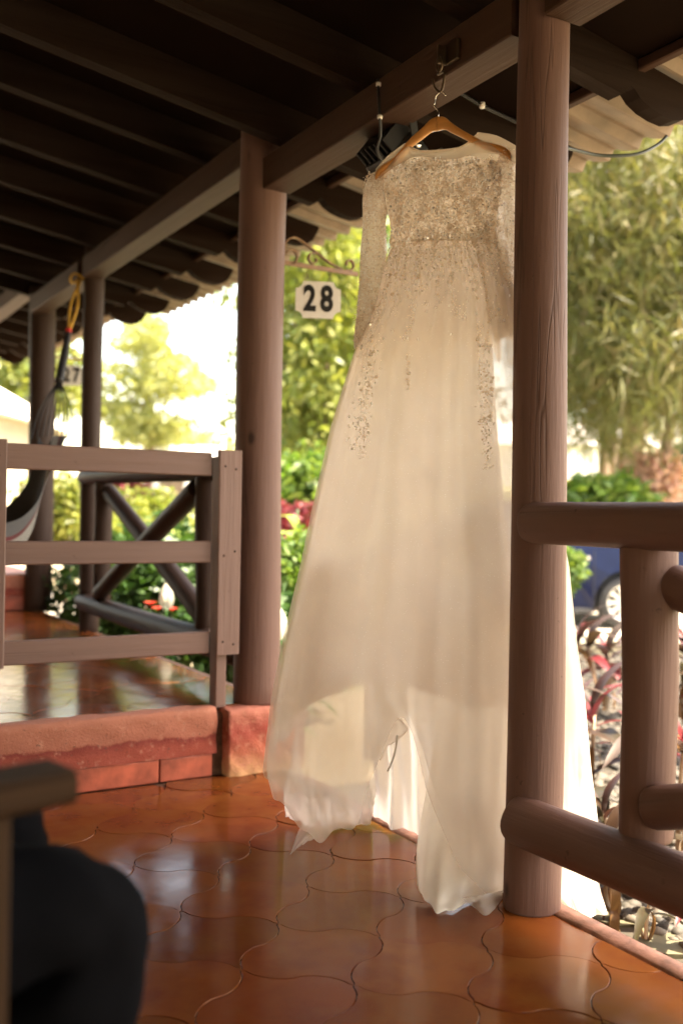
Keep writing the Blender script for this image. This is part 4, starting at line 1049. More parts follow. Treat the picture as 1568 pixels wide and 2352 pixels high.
discs('sequins_and_glints', seqs[::2], MT['sequin'], 1.0, 8); discs('sequins_and_glints', seqs[1::2], MT['sequin_glint'], 0.35, 8); discs('glitter', glit, MT['sequin'], 0.5, 4)

# ------------------------------------------------------------------ garden: foliage tools
def leaf_cloud(name, P, size, mt_, parent, aspect=2.0, droop=0.0, seed=0, updir=0.5):
    """one small bent leaf (two quads) at each point of P"""
    rs = np.random.RandomState(seed); n = len(P)
    d = rs.normal(0, 1, (n, 3)); d[:, 2] = d[:, 2]*0.6 - droop; d /= np.linalg.norm(d, axis=1)[:, None]
    r = rs.normal(0, 1, (n, 3)); r[:, 2] += updir
    s = np.cross(d, r); s /= np.maximum(np.linalg.norm(s, axis=1), 1e-6)[:, None]
    L_ = (size*rs.uniform(0.6, 1.35, n))[:, None]; Wd = L_/aspect
    nn = np.cross(s, d)
    a = P; b = P + d*L_*0.5 + s*Wd*0.5 + nn*L_*0.06; c = P + d*L_*0.5 - s*Wd*0.5 + nn*L_*0.06; e = P + d*L_ - np.array([0, 0, 1.0])*L_*0.12
    V = np.stack([a, b, e, c], 1).reshape(-1, 3); Q = np.arange(n*4).reshape(n, 4)
    return obj(name, npmesh(name, V, Q, mt_), parent)
def crown_pts(clumps, per, spread, seed, flat=0.7):
    rs = np.random.RandomState(seed); out = []
    for c in clumps:
        c = np.array(c); sp = spread*rs.uniform(0.6, 1.3)
        p = rs.normal(0, 1, (per, 3)); l = np.linalg.norm(p, axis=1)[:, None]; p = p/l*np.minimum(l, 1.7)*sp; p[:, 2] *= flat
        out.append(c + p)
    return np.concatenate(out)
def ellipsoid_clumps(c, rad, n, seed, shell=0.55):
    rs = np.random.RandomState(seed); d = rs.normal(0, 1, (n, 3)); d /= np.linalg.norm(d, axis=1)[:, None]
    k = (shell + (1 - shell)*rs.uniform(0, 1, n))[:, None]; return np.array(c) + d*k*np.array(rad)
def tree(name, label, base, hgt, tr, crown_c, crown_r, nclump, per, spread, leaf, mt_, bark, seed, group=None, lean=(0, 0), aspect=2.0, droop=0.0, limbs=7, clumps=None, cat='tree', flat=0.7):
    base = Vector(base); t = empty(name, base, 0, label, cat, group); rg = random.Random(seed)
    top = Vector((lean[0], lean[1], hgt))
    cl = spline([(0, 0, -0.1), (top.x*0.25 + rg.uniform(-.08, .08), top.y*0.25, hgt*0.3), (top.x*0.6, top.y*0.6 + rg.uniform(-.1, .1), hgt*0.65), top], 5)
    V, Q = tube_geo(cl, [tr*(1.25 - 1.05*i/(len(cl) - 1)) if i else tr*1.5 for i in range(len(cl))], 10)
    if clumps is None: clumps = ellipsoid_clumps(crown_c, crown_r, nclump, seed)
    for k in range(limbs):
        p = cl[int(len(cl)*rg.uniform(0.4, 0.95))]; q = Vector(clumps[rg.randrange(len(clumps))]); mid = (p + q)*0.5 + Vector((0, 0, 0.12*(q - p).length))
        v2, q2 = tube_geo(spline([p, mid, q], 4), [tr*0.45*(1 - 0.85*i/8) for i in range(9)], 6); o_ = len(V); V += v2; Q += [tuple(i + o_ for i in f) for f in q2]
    obj('trunk', mesh('trunk', V, Q, bark, True), t)
    leaf_cloud('crown', crown_pts(clumps, per, spread, seed + 1, flat), leaf, mt_, t, aspect, droop, seed + 2)
    return t
G_DARK = leafmat('dark_green_leaves', [(0.020, 0.055, 0.012), (0.035, 0.085, 0.016), (0.055, 0.115, 0.022), (0.03, 0.07, 0.015)], 0.3)
G_MID = leafmat('fresh_green_leaves', [(0.06, 0.13, 0.02), (0.10, 0.18, 0.028), (0.15, 0.21, 0.035), (0.07, 0.14, 0.02)], 0.45)
G_YEL = leafmat('yellow_green_leaves', [(0.14, 0.19, 0.03), (0.21, 0.25, 0.042), (0.27, 0.28, 0.06), (0.10, 0.155, 0.025)], 0.45)
G_PINE = leafmat('olive_needles', [(0.068, 0.086, 0.020), (0.125, 0.142, 0.034), (0.205, 0.205, 0.058), (0.215, 0.170, 0.080)], 0.44)
G_PALE = leafmat('haze_pale_leaves', [(0.28, 0.31, 0.11), (0.36, 0.37, 0.14), (0.24, 0.28, 0.10)], 0.5)  # distant haze is put into this pale leaf colour
G_RED = leafmat('cordyline_leaves', [(0.10, 0.030, 0.030), (0.16, 0.055, 0.045), (0.10, 0.065, 0.045), (0.24, 0.045, 0.05)], 0.35)
G_PINKF = leafmat('pink_blossom', [(0.55, 0.30, 0.24), (0.62, 0.42, 0.30), (0.40, 0.20, 0.16), (0.50, 0.36, 0.22)], 0.3)
G_CRIM = leafmat('crimson_leaves', [(0.16, 0.015, 0.03), (0.22, 0.03, 0.05), (0.10, 0.03, 0.025)], 0.3)

def vp(u, v, k):
    return at(u, v, k)
def gnd(u, k, z=GZ):
    p = at(u, 1176, k); p.z = z; return p
# --- trees
def far_clumps(base, items, k0):
    """crown clump centres given as (u, v, depth) relative to a tree base"""
    return [at(u, v, k) - base for u, v, k in items]
rgt_ = random.Random(5)
b0 = gnd(1432, 17.5, 1.35)
cl0 = far_clumps(b0, [(rgt_.uniform(1225, 1800), rgt_.uniform(250, 1010) , rgt_.uniform(13.5, 20.5)) for _ in range(760)], 17)
cl0 = [c for c in cl0 if c.z > 1.55 or (c.z > 0.9 and rgt_.random() < 0.35)]
ct = tree('casuarina_tree', 'big olive-green feathery tree filling the view right of the post', b0, 9.5, 0.20, None, None, 0, 170, 0.40, 0.30, G_PINE, MT['pale_bark'], 51, 'garden trees', (1.6, -0.8), 15.0, 0.9, 40, cl0)
for pts_, r_ in (([(1500, 430, 12.6), (1470, 500, 12.5), (1410, 560, 12.5), (1380, 620, 12.4), (1345, 690, 12.4), (1300, 715, 12.5)], 0.035), ([(1568, 470, 12.8), (1520, 490, 12.7), (1490, 440, 12.7), (1455, 520, 12.6), (1400, 545, 12.6)], 0.03), ([(1568, 560, 13), (1500, 545, 12.9), (1440, 480, 12.8), (1415, 430, 12.8)], 0.05), ([(1300, 735, 12.6), (1340, 745, 12.6), (1370, 790, 12.6), (1400, 800, 12.6)], 0.025), ([(1568, 640, 13), (1500, 600, 13), (1450, 620, 13), (1390, 600, 13)], 0.045)):
    sp2 = spline([at(p[0], p[1], p[2] + 1.9) - b0 for p in pts_], 5); tube('branch', sp2, [0.75*r_*(1 - 0.7*i/len(sp2)) for i in range(len(sp2))], MT['trunk'], ct, 6)
for (u, k, r, lab, sd) in ((1385, 22, 0.11, 'dark slender tree trunk, left of the pair behind the car', 61), (1403, 22.5, 0.10, 'dark slender tree trunk, right of the pair behind the car', 62), (1532, 15.5, 0.10, 'thin mossy tree trunk beside the pink blossom shrub', 63)):
    b = gnd(u, k, 1.6 if k > 20 else 0.7)
    cl = far_clumps(b, [(u + rgt_.uniform(-90, 90), rgt_.uniform(300, 800), k + rgt_.uniform(-1, 1)) for _ in range(26)], k)
    tree('slender_tree', lab, b, 6.5, r, None, None, 0, 70, 0.45, 0.20, G_PINE, MT['trunk'], sd, 'garden trees', (0.1, 0.2), 6.0, 0.7, 5, cl)
b1 = gnd(688, 15, GZ)
cl1 = far_clumps(b1, [(rgt_.gauss(735, 75), rgt_.uniform(470, 1030), rgt_.uniform(13.5, 16.5)) for _ in range(150)], 15)
tree('drooping_tree', 'sunlit yellow-green tree with drooping branches behind the number 28', b1, 6.0, 0.16, None, None, 0, 90, 0.34, 0.17, G_YEL, MT['trunk'], 52, 'garden trees', (0.5, 0.2), 2.6, 0.8, 16, cl1)
b1b = gnd(800, 18.5, GZ)
cl1b = far_clumps(b1b, [(rgt_.gauss(800, 80), rgt_.uniform(420, 1120), rgt_.uniform(17.5, 20)) for _ in range(140)], 18)
tree('shade_tree', 'darker green tree close behind the drooping tree', b1b, 7.0, 0.2, None, None, 0, 90, 0.45, 0.22, G_MID, MT['trunk'], 53, 'garden trees', (0.2, 0.2), 2.2, 0.5, 10, cl1b)
b2 = gnd(338, 34, GZ)
lay = [(338, 745, 10), (325, 790, 22), (380, 830, 40), (300, 850, 55), (350, 880, 80), (400, 890, 40), (270, 930, 35), (340, 960, 35), (310, 990, 20), (360, 1000, 25)]
cl2 = far_clumps(b2, [(u + rgt_.gauss(0, w), v + rgt_.gauss(0, 9), 34 + rgt_.uniform(-2, 2)) for u, v, w in lay for _ in range(11)], 34)
tree('tiered_tree', 'pale tiered tree, haze put into its leaf colour, far beyond the crossed railing', b2, 5.6, 0.14, None, None, 0, 60, 0.42, 0.28, G_PALE, MT['trunk'], 54, 'garden trees', (0.1, 0), 2.2, 0.2, 16, cl2, flat=0.45)
b3 = gnd(455, 44, GZ)
cl3 = far_clumps(b3, [(455 + rgt_.gauss(0, 45), rgt_.uniform(1000, 1090), 44 + rgt_.uniform(-2, 2)) for _ in range(40)], 44)
tree('low_tree', 'low pale tree on the skyline left of the thick post', b3, 2.6, 0.12, None, None, 0, 60, 0.5, 0.32, G_PALE, MT['trunk'], 55, 'garden trees', (0, 0), 2.2, 0.1, 6, cl3)
b4 = gnd(95, 24, GZ)
cl4 = far_clumps(b4, [(rgt_.gauss(80, 60), rgt_.uniform(800, 930), 24 + rgt_.uniform(-1, 1)) for _ in range(46)], 24)
tree('broad_tree', 'yellow-green tree glimpsed under the far porch roof', b4, 4.2, 0.14, None, None, 0, 70, 0.4, 0.24, G_YEL, MT['trunk'], 56, 'garden trees', (0, 0), 2.2, 0.4, 6, cl4)
# --- shrubs and hedges
def shrub(name, label, c, rad, n, per, spread, leaf, mt_, seed, aspect=2.0, cat='shrub', group=None, droop=0.0, shell=0.5, flat=0.8):
    c = Vector(c); t = empty(name, (c.x, c.y, GZ), 0, label, cat, group)
    V, Q = [], []; rg = random.Random(seed)
    for k in range(5):
        e = Vector((rg.uniform(-.6, .6)*rad[0], rg.uniform(-.6, .6)*rad[1], c.z - GZ + rg.uniform(-.3, .4)*rad[2]))
        v2, q2 = tube_geo(spline([(rg.uniform(-.05, .05), rg.uniform(-.05, .05), -0.05), e*0.5 + Vector((0, 0, 0.1)), e], 3), [0.022*(1 - i/8) + 0.004 for i in range(7)], 5); o_ = len(V); V += v2; Q += [tuple(i + o_ for i in f) for f in q2]
    obj('stem', mesh('stem', V, Q, MT['trunk'], True), t)
    P = crown_pts(ellipsoid_clumps((0, 0, c.z - GZ), rad, n, seed, shell), per, spread, seed + 1, flat); P = P[P[:, 2] > 0.0]
    leaf_cloud('foliage', P, leaf, mt_, t, aspect, droop, seed + 2); return t
shrub('hedge', 'clipped dark green hedge left of the dress below the red leaves', at(700, 1345, 6.2), (0.42, 0.40, 0.30), 150, 60, 0.075, 0.055, G_MID, 71, 1.7, 'hedge', shell=0.75)
shrub('dark_shrub', 'dense dark green shrub behind the crossed railing', at(370, 1370, 6.9), (0.62, 0.75, 0.50), 120, 60, 0.12, 0.085, G_DARK, 72, 1.7, group='porch-side shrubs')
shrub('dark_shrub', 'dark green groundcover shrub at the foot of the thick post', at(560, 1480, 5.4), (0.30, 0.50, 0.30), 70, 50, 0.09, 0.08, G_DARK, 73, 1.7, group='porch-side shrubs')
shrub('croton_shrub', 'bright yellow-green shrub seen between the two dark posts', at(150, 1185, 11.0), (0.5, 0.5, 0.42), 60, 50, 0.12, 0.11, G_YEL, 74, 2.2)
shrub('croton_shrub', 'yellow shrub low behind the crossed railing braces', at(345, 1215, 12.5), (0.55, 0.5, 0.42), 60, 50, 0.12, 0.12, G_YEL, 75, 2.2)
shrub('crimson_shrub', 'crimson-leaved shrub just right of the thick post', at(660, 1208, 8.6), (0.22, 0.22, 0.12), 26, 36, 0.08, 0.13, G_CRIM, 76, 3.2)
shrub('crimson_shrub', 'pink-leaved shrub far behind the slim dark post', at(270, 1120, 14.5), (0.5, 0.4, 0.35), 30, 40, 0.12, 0.16, G_CRIM, 77, 3.0)
shrub('blossom_shrub', 'shrub covered in pale pink blossom right of the car', at(1500, 1112, 14.5), (0.26, 0.26, 0.40), 80, 60, 0.13, 0.085, G_PINKF, 78, 1.2)
shrub('leafy_bush', 'green broad-leaved bush above the car roof behind the post', at(1390, 1150, 13.9), (0.75, 0.4, 0.24), 60, 46, 0.14, 0.30, G_MID, 79, 4.0, droop=0.4)
shrub('small_bush', 'small light green bush against the car beside the dress', at(1298, 1310, 9.0), (0.10, 0.12, 0.24), 26, 40, 0.07, 0.07, G_MID, 80, 1.6)
shrub('leafy_bush', 'green undergrowth below the drooping tree', at(730, 1130, 11.5), (0.9, 0.6, 0.45), 80, 50, 0.16, 0.14, G_MID, 82, 2.0)

# --- plants with single leaves
def blade(name, Ln, Wd, mt_, arch=0.35, n=8, fold=0.25, tip=0.0):
    """long leaf growing along +x from the origin, arching down; folded along its midrib"""
    V, Q = [], []
    for i in range(n + 1):
        t = i/n; x = Ln*(t - 0.12*arch*t*t); z = Ln*(0.35*t - (0.35 + arch)*t*t*0.9); w = Wd*0.5*(math.sin(math.pi*min(1, t**0.75*0.97 + 0.03))**0.8)
        V += [(x, -w, z + fold*w), (x, 0, z), (x, w, z + fold*w)]
    for i in range(n):
        Q += [(i*3, i*3 + 3, i*3 + 4, i*3 + 1), (i*3 + 1, i*3 + 4, i*3 + 5, i*3 + 2)]
    return mesh(name, V, Q, mt_, True)
def leaf_plain(name, col, col2, trans=0.3, rough=0.4):
    m, nt, b = mat(name); out = nt.nodes['Material Output']; oi = N(nt, 'ShaderNodeObjectInfo'); v = coords(nt, 'Object', (2, 14, 2))
    c = mixc(nt, oi.outputs['Random'], col, col2); c = mixc(nt, ramp(nt, noise(nt, v, 5), [(0.4, (0, 0, 0)), (0.7, (0.5, 0.5, 0.5))]), c, tuple(x*0.6 for x in col2))
    L(nt, c, b.inputs['Base Color']); b.inputs['Roughness'].default_value = rough; t = N(nt, 'ShaderNodeBsdfTranslucent'); L(nt, c, t.inputs[0])
    mx = N(nt, 'ShaderNodeMixShader'); mx.inputs[0].default_value = trans; L(nt, b.outputs[0], mx.inputs[1]); L(nt, t.outputs[0], mx.inputs[2]); L(nt, mx.outputs[0], out.inputs[0]); return m
CORD = [leaf_plain('cordyline_bronze', (0.036, 0.016, 0.013), (0.06, 0.030, 0.024)), leaf_plain('cordyline_pink', (0.15, 0.015, 0.022), (0.18, 0.035, 0.038), 0.35), leaf_plain('cordyline_olive', (0.034, 0.030, 0.010), (0.05, 0.026, 0.015)), leaf_plain('cordyline_dry', (0.14, 0.075, 0.025), (0.18, 0.09, 0.028))]
BLD = [blade('leaf', 0.30, 0.060, CORD[0], 0.45), blade('leaf', 0.26, 0.055, CORD[1], 0.25), blade('leaf', 0.32, 0.065, CORD[2], 0.65), blade('leaf', 0.22, 0.045, CORD[3], 1.2)]
def cordyline(base, stems, label, seed, sc=1.0, nl=9):
    t = empty('cordyline_plant', base, 0, label, 'plant', 'red cordyline plants in the gravel bed'); rg = random.Random(seed)
    for k, (dx, dy, h) in enumerate(stems):
        top = Vector((dx + rg.uniform(-.05, .05), dy + rg.uniform(-.05, .05), h))
        tube('stem', spline([(dx*0.8, dy*0.8, -0.03), (dx, dy, h*0.5), top], 4), [0.011*sc - 0.0004*i for i in range(9)], MT['pale_bark'], t, 6)
        for q in range(nl):
            kind = rg.choices((0, 1, 2, 3), (5, 2.4, 4, 0.8))[0]; a = q*2.4 + rg.uniform(-.4, .4); e = 1.15 - 1.5*(q/nl) + rg.uniform(-.15, .15)
            o = bpy.data.objects.new('leaf', BLD[kind]); link(o, t); s = sc*rg.uniform(0.75, 1.15)
            o.location = top - Vector((0, 0, 0.012*q)); o.rotation_euler = (rg.uniform(-.3, .3), -e, a); o.scale = (s, s, s)
        for q in range(3):
            o = bpy.data.objects.new('leaf', BLD[3]); link(o, t); a = rg.uniform(0, 6.28); o.location = Vector((dx, dy, h*rg.uniform(0.35, 0.75))); o.rotation_euler = (0, 0.9, a); s = sc*rg.uniform(.6, 1); o.scale = (s, s, s)
    return t
cordyline(gnd(1375, 6.3), [(0, 0, 0.48), (0.16, 0.05, 0.42), (-0.10, 0.12, 0.52), (0.1, -0.2, 0.40)], 'bushy bronze and pink cordyline in front of the car wheel', 1, 1.15, 10)
cordyline(gnd(1370, 4.25), [(0, 0, 0.44), (0.12, -0.12, 0.38), (-0.05, 0.12, 0.33)], 'cordyline with a pink top leaf beside the train of the dress', 2, 1.05, 10)
cordyline(gnd(1415, 3.35), [(0.0, 0, 0.30), (0.06, -0.08, 0.24)], 'olive-leaved cordyline just above the lower railing log', 3, 0.9, 8)
cordyline(gnd(1500, 2.95), [(0, 0, 0.20), (0.08, -0.1, 0.22)], 'bare-stemmed cordyline below the lower railing log', 4, 0.7, 6)
cordyline(gnd(1420, 3.05), [(0, 0, 0.26), (0.05, 0.05, 0.20)], 'thin brown cordyline stems next to the porch edge', 5, 0.7, 6)
cordyline(gnd(1585, 5.2), [(0, 0, 0.62), (0.15, -0.1, 0.5), (-0.1, 0.1, 0.4)], 'pink cordyline right of the short railing post', 6, 1.15, 10)
cordyline(gnd(1570, 3.6), [(0, 0, 0.50), (0.1, -0.12, 0.36)], 'cordyline with a yellow leaf at the right edge of the picture', 7, 1.0, 9)
cordyline(gnd(1460, 7.6), [(0, 0, 0.40), (0.2, 0, 0.36)], 'small cordyline at the kerb beside the car wheel', 8, 1.0, 8)
cordyline(gnd(655, 8.0), [(0, 0, 0.62), (0.1, 0.2, 0.5)], 'tall cordyline behind the hedge by the thick post', 9, 1.2, 9)
# peace lilies and bright ginger by the porch
LILY = leaf_plain('peace_lily_leaf', (0.03, 0.09, 0.02), (0.06, 0.15, 0.03), 0.3, 0.3)
SPATHE = leaf_plain('white_spathe', (0.78, 0.74, 0.60), (0.82, 0.80, 0.66), 0.35, 0.4)
VARIE = leaf_plain('variegated_ginger_leaf', (0.20, 0.34, 0.05), (0.50, 0.55, 0.16), 0.45, 0.35)
LB = blade('leaf', 0.26, 0.09, LILY, 0.5); VB_ = blade('leaf', 0.34, 0.085, VARIE, 0.45)
SB = blade('spathe', 0.17, 0.085, SPATHE, 0.12, 10, -0.5)
def lily(base, hgt, label, seed, face_):
    t = empty('peace_lily', base, 0, label, 'plant', 'peace lilies'); rg = random.Random(seed)
    for q in range(16):
        o = bpy.data.objects.new('leaf', LB); link(o, t); o.location = (rg.uniform(-.1, .1), rg.uniform(-.1, .1), hgt*rg.uniform(0.25, 0.62)); o.rotation_euler = (rg.uniform(-.3, .3), -rg.uniform(0.1, 0.8), rg.uniform(0, 6.28)); s = rg.uniform(.8, 1.2); o.scale = (s, s, s)
    tube('flower_stalk', spline([(0, 0, 0), (0.01, 0, hgt*0.5), (0, 0, hgt)], 4), 0.005, LILY, t, 6)
    o = obj('spathe', SB, t); o.location = (0, 0, hgt - 0.02); o.rotation_euler = (face_, R(-86), R(180) + HEAD*0)
    o.rotation_euler = (0, R(-88), R(60) + face_)
    lathe('spadix', [(0.003, 0), (0.008, 0.01), (0.008, 0.05), (0.003, 0.06)], SPATHE, t, 8, loc=(-0.02, -0.02, hgt + 0.02))
    return t
p = at(381, 1395, 5.7); lily((p.x, p.y, GZ), p.z - GZ, 'peace lily with white bloom behind the crossed railing', 1, 0.0)
p = at(642, 1462, 4.9); lily((p.x, p.y, GZ), p.z - GZ, 'peace lily with white bloom between thick post and dress', 2, 0.3)
def ginger(base, hgt, label, seed, n=22):
    t = empty('ginger_plant', base, 0, label, 'plant', 'variegated ginger plants'); rg = random.Random(seed)
    for k in range(3):
        dx, dy = rg.uniform(-.15, .15), rg.uniform(-.15, .15); h = hgt*rg.uniform(0.8, 1.05)
        tube('stem', spline([(dx, dy, 0), (dx*1.2, dy*1.2, h*0.5), (dx*1.4, dy*1.4, h)], 4), 0.008, LILY, t, 6)
        for q in range(n//3):
            o = bpy.data.objects.new('leaf', VB_); link(o, t); o.location = (dx*1.2, dy*1.2, h*(0.35 + 0.65*q/(n/3))); o.rotation_euler = (0, -rg.uniform(0.3, 0.9), q*2.4 + k); s = rg.uniform(.8, 1.2); o.scale = (s, s, s)
    return t
ginger(gnd(678, 7.6), 1.30, 'bright variegated plant above the crimson shrub by the thick post', 1)
ginger(gnd(320, 9.6), 1.1, 'variegated plant visible through the crossed railing', 2)
ginger(gnd(430, 10.5), 1.05, 'variegated plant beside the short railing post', 3)
RB = blade('petal', 0.05, 0.03, leaf_plain('red_petal', (0.55, 0.03, 0.02), (0.6, 0.06, 0.03)), 0.2, 4)
for i_, (u, v, k, lab) in enumerate(((345, 1390, 5.9, 'red flower left of the peace lily bloom'), (362, 1402, 5.8, 'red flower under the peace lily bloom'), (395, 1404, 5.8, 'red flower right of the peace lily stalk'))):
    p = at(u, v, k); t = empty('red_flower', (p.x, p.y, GZ), 0, lab, 'flower', 'small red flowers')
    tube('stalk', [(0, 0, 0), (0.01, 0.01, (p.z - GZ)*0.5), (0, 0, p.z - GZ)], 0.003, LILY, t, 5)
    for q in range(5):
        o = obj('petal', RB, t); o.location = (0, 0, p.z - GZ); o.rotation_euler = (0, -0.5, q*1.257 + i_)

# --- gravel bed and flagstones by the porch
MT['pebble'] = None
def pebbles():
    m, nt, b = mat('river_pebbles'); g = N(nt, 'ShaderNodeNewGeometry')
    L(nt, ramp(nt, g.outputs['Random Per Island'], [(0, (0.022, 0.019, 0.014)), (0.35, (0.05, 0.042, 0.03)), (0.7, (0.085, 0.07, 0.05)), (1, (0.035, 0.03, 0.02))]), b.inputs['Base Color']); b.inputs['Roughness'].default_value = 0.75
    rs = np.random.RandomState(4); n = 9000
    ico = bmesh.new(); bmesh.ops.create_icosphere(ico, subdivisions=1, radius=1); IV = np.array([v.co[:] for v in ico.verts]); IF = np.array([[v.index for v in f.verts] for f in ico.faces]); ico.free()
    k = rs.uniform(2.9, 9.0, n); X = rs.uniform(0.16, 0.42, n)*k
    P = np.stack([X*CA + k*SA, -X*SA + k*CA, np.full(n, GZ) + 0.028 + rs.uniform(0, 0.018, n)], 1)
    P = P[P[:, 0] > 2.35]; n = len(P)
    s = rs.uniform(0.014, 0.038, (n, 1)); sc = s*rs.uniform(0.7, 1.3, (n, 3)); sc[:, 2] *= 0.6; a = rs.uniform(0, 6.28, n)
    V = IV[None]*sc[:, None, :]; c, s_ = np.cos(a)[:, None], np.sin(a)[:, None]
    V = np.stack([V[..., 0]*c - V[..., 1]*s_, V[..., 0]*s_ + V[..., 1]*c, V[..., 2]], -1) + P[:, None, :]
    Q = (IF[None] + (np.arange(n)*len(IV))[:, None, None]).reshape(-1, 3)
    tag(obj('gravel', npmesh('gravel', V.reshape(-1, 3), Q, m, True)), 'sunlit river pebbles covering the planting bed', 'gravel', kind='stuff')
pebbles()
strip('gravel_bed', [vw(0.75, 2.9).xy, vw(2.9, 8.6).xy], 2.4, GZ + 0.034, plain('dark_bed_soil', (0.035, 0.028, 0.018), 0.95, var=0.4, sc=12))
gp = tag(box('garden_path', (2.12, 1.2, GZ - 0.02), (0.66, 5.6, 0.09), plain('dark_path_bed', (0.07, 0.065, 0.045), 0.9, var=0.4, sc=20)), kind='structure')
FL = plain('mossy_flagstone', (0.095, 0.085, 0.045), 0.85, var=0.35, sc=7, bmp=0.4)
rg_ = random.Random(12)
for i in range(9):
    for j in range(3):
        cx, cy = -0.23 + j*0.23 + rg_.uniform(-.02, .02), -0.35 + i*0.24 + (0.1 if j % 2 else 0) + rg_.uniform(-.02, .02)
        pol = [((0.095 + rg_.uniform(-.012, .02))*math.cos(a), (0.105 + rg_.uniform(-.015, .02))*math.sin(a)) for a in np.linspace(0, 2*math.pi, 8, endpoint=False)]
        prism('flagstone', pol, 0.035 + rg_.uniform(-.006, .006), FL, gp, loc=(cx, cy, 0.03))

# ------------------------------------------------------------------ parked car, side on, facing left
def car():
    org = gnd(1384, 11.9, GZ + 0.047); wx = 1.30
    c = empty('parked_car', org, -HEAD + R(3), 'dark blue parked sedan with silver multi-spoke wheels', 'car')
    # local x = towards its tail (picture right), rear wheel at x=0; y away from camera
    paint, nt, b = mat('dark_blue_paint'); b.inputs['Base Color'].default_value = (0.010, 0.018, 0.075, 1); b.inputs['Metallic'].default_value = 0.0; b.inputs['Roughness'].default_value = 0.3; b.inputs['Coat Weight'].default_value = 0.08; b.inputs['Specular IOR Level'].default_value = 0.12; b.inputs['Coat Roughness'].default_value = 0.04
    v = coords(nt); L(nt, ramp(nt, noise(nt, v, 3), [(0.3, (0.0035, 0.006, 0.024)), (0.7, (0.005, 0.009, 0.034))]), b.inputs['Base Color'])
    glass, ng, bg_ = mat('dark_car_glass'); bg_.inputs['Base Color'].default_value = (0.02, 0.025, 0.03, 1); bg_.inputs['Roughness'].default_value = 0.03; L(ng, ramp(ng, noise(ng, coords(ng), 2), [(0, (0.018, 0.022, 0.026)), (1, (0.025, 0.03, 0.035))]), bg_.inputs['Base Color'])
    rub = plain('tyre_rubber', (0.02, 0.02, 0.02), 0.8); alloy = plain('silver_alloy', (0.62, 0.61, 0.58), 0.3, 0.6); chrome = MT['steel']; blk = plain('black_trim', (0.012, 0.012, 0.013), 0.5)
    WB, rw, W2 = 2.60, 0.295, 0.86
    def arch_pts(cx, r): return [(cx + r*math.cos(a), 0.295 + r*math.sin(a)) for a in np.linspace(math.pi, 0, 13)]
    low = [(-WB - 0.88, 0.30), (-WB - 0.80, 0.20), (-WB - 0.36, 0.18)] + arch_pts(-WB, 0.36) + [(-WB + 0.36, 0.18), (-0.36, 0.18)] + arch_pts(0, 0.36) + [(0.36, 0.20), (0.86, 0.26), (0.93, 0.40)]
    topb = [(0.95, 0.62), (0.90, 0.90), (0.55, 0.955), (0.10, 0.965), (-0.8, 0.93), (-1.7, 0.90), (-2.2, 0.885), (-3.0, 0.79), (-3.35, 0.68), (-3.48, 0.52)]
    outl = low + topb
    # body shell: the outline lofted across the width, tucked in at sill and shoulder
    V, Q = [], []; secs = [(-W2, 0.0), (-W2 + 0.02, 0.0), (-0.5, 0.02), (0, 0.03), (0.5, 0.02), (W2 - 0.02, 0.0), (W2, 0.0)]
    n = len(outl)
    for y, cr in secs:
        for x, z in outl:
            tuck = 0.07*max(0, (z - 0.62)/0.34)**1.5 + 0.04*max(0, (0.32 - z)/0.15); e = 0.10*max(0, abs(x + 1.27) - 1.75)**1.2
            yy = math.copysign(max(0.0, abs(y) - (tuck + e if abs(y) > 0.6 else 0)), y); V.append((x*(1 - (0.012 if abs(y) > 0.8 else 0)), yy, z + (cr if z > 0.6 else 0)))
    m_ = len(secs)
    for i in range(m_ - 1):
        for k in range(n): Q.append((i*n + k, i*n + (k + 1) % n, (i + 1)*n + (k + 1) % n, (i + 1)*n + k))
    # sides as strips between shoulder line and lower outline
    Q.append(tuple(reversed(range(n)))); Q.append(tuple(range((m_ - 1)*n, m_*n)))
    bmx = bmesh.new(); vv = [bmx.verts.new(p) for p in V]
    for q in Q: bmx.faces.new([vv[i] for i in q])
    bmesh.ops.recalc_face_normals(bmx, faces=bmx.faces[:]); bmesh.ops.triangulate(bmx, faces=[f for f in bmx.faces if len(f.verts) > 4])
    me = bpy.data.meshes.new('body'); bmx.to_mesh(me); bmx.free(); me.materials.append(paint); obj('body', me, c)
    # cabin
    cab = [(0.28, 0.96), (-0.10, 1.22), (-0.45, 1.385), (-0.95, 1.43), (-1.35, 1.40), (-1.75, 1.22), (-2.28, 0.90)]
    V, Q = [], []; nn = len(cab)
    for s in (-1, 1):
        for x, z in cab: V.append((x, s*(W2 - 0.09 - 0.16*(z - 0.93)/0.5), z))
    for k in range(nn - 1): Q.append((k, k + 1, nn + k + 1, nn + k))
    Q += [tuple(range(nn)), tuple(reversed(range(nn, 2*nn)))]
    obj('cabin', mesh('cabin', V, Q, paint), c)
    for s in (-1, 1):
        for poly in ([(0.10, 0.99), (-0.10, 1.17), (-0.42, 1.32), (-0.72, 1.35), (-0.72, 0.97)], [(-0.80, 0.97), (-0.80, 1.355), (-1.25, 1.35), (-1.62, 1.19), (-2.05, 0.95)]):
            V = [(x, s*(W2 - 0.09 - 0.16*(z - 0.93)/0.5 + 0.004), z) for x, z in poly]
            obj('side_window', mesh('side_window', V, [tuple(range(len(V)))], glass), c)
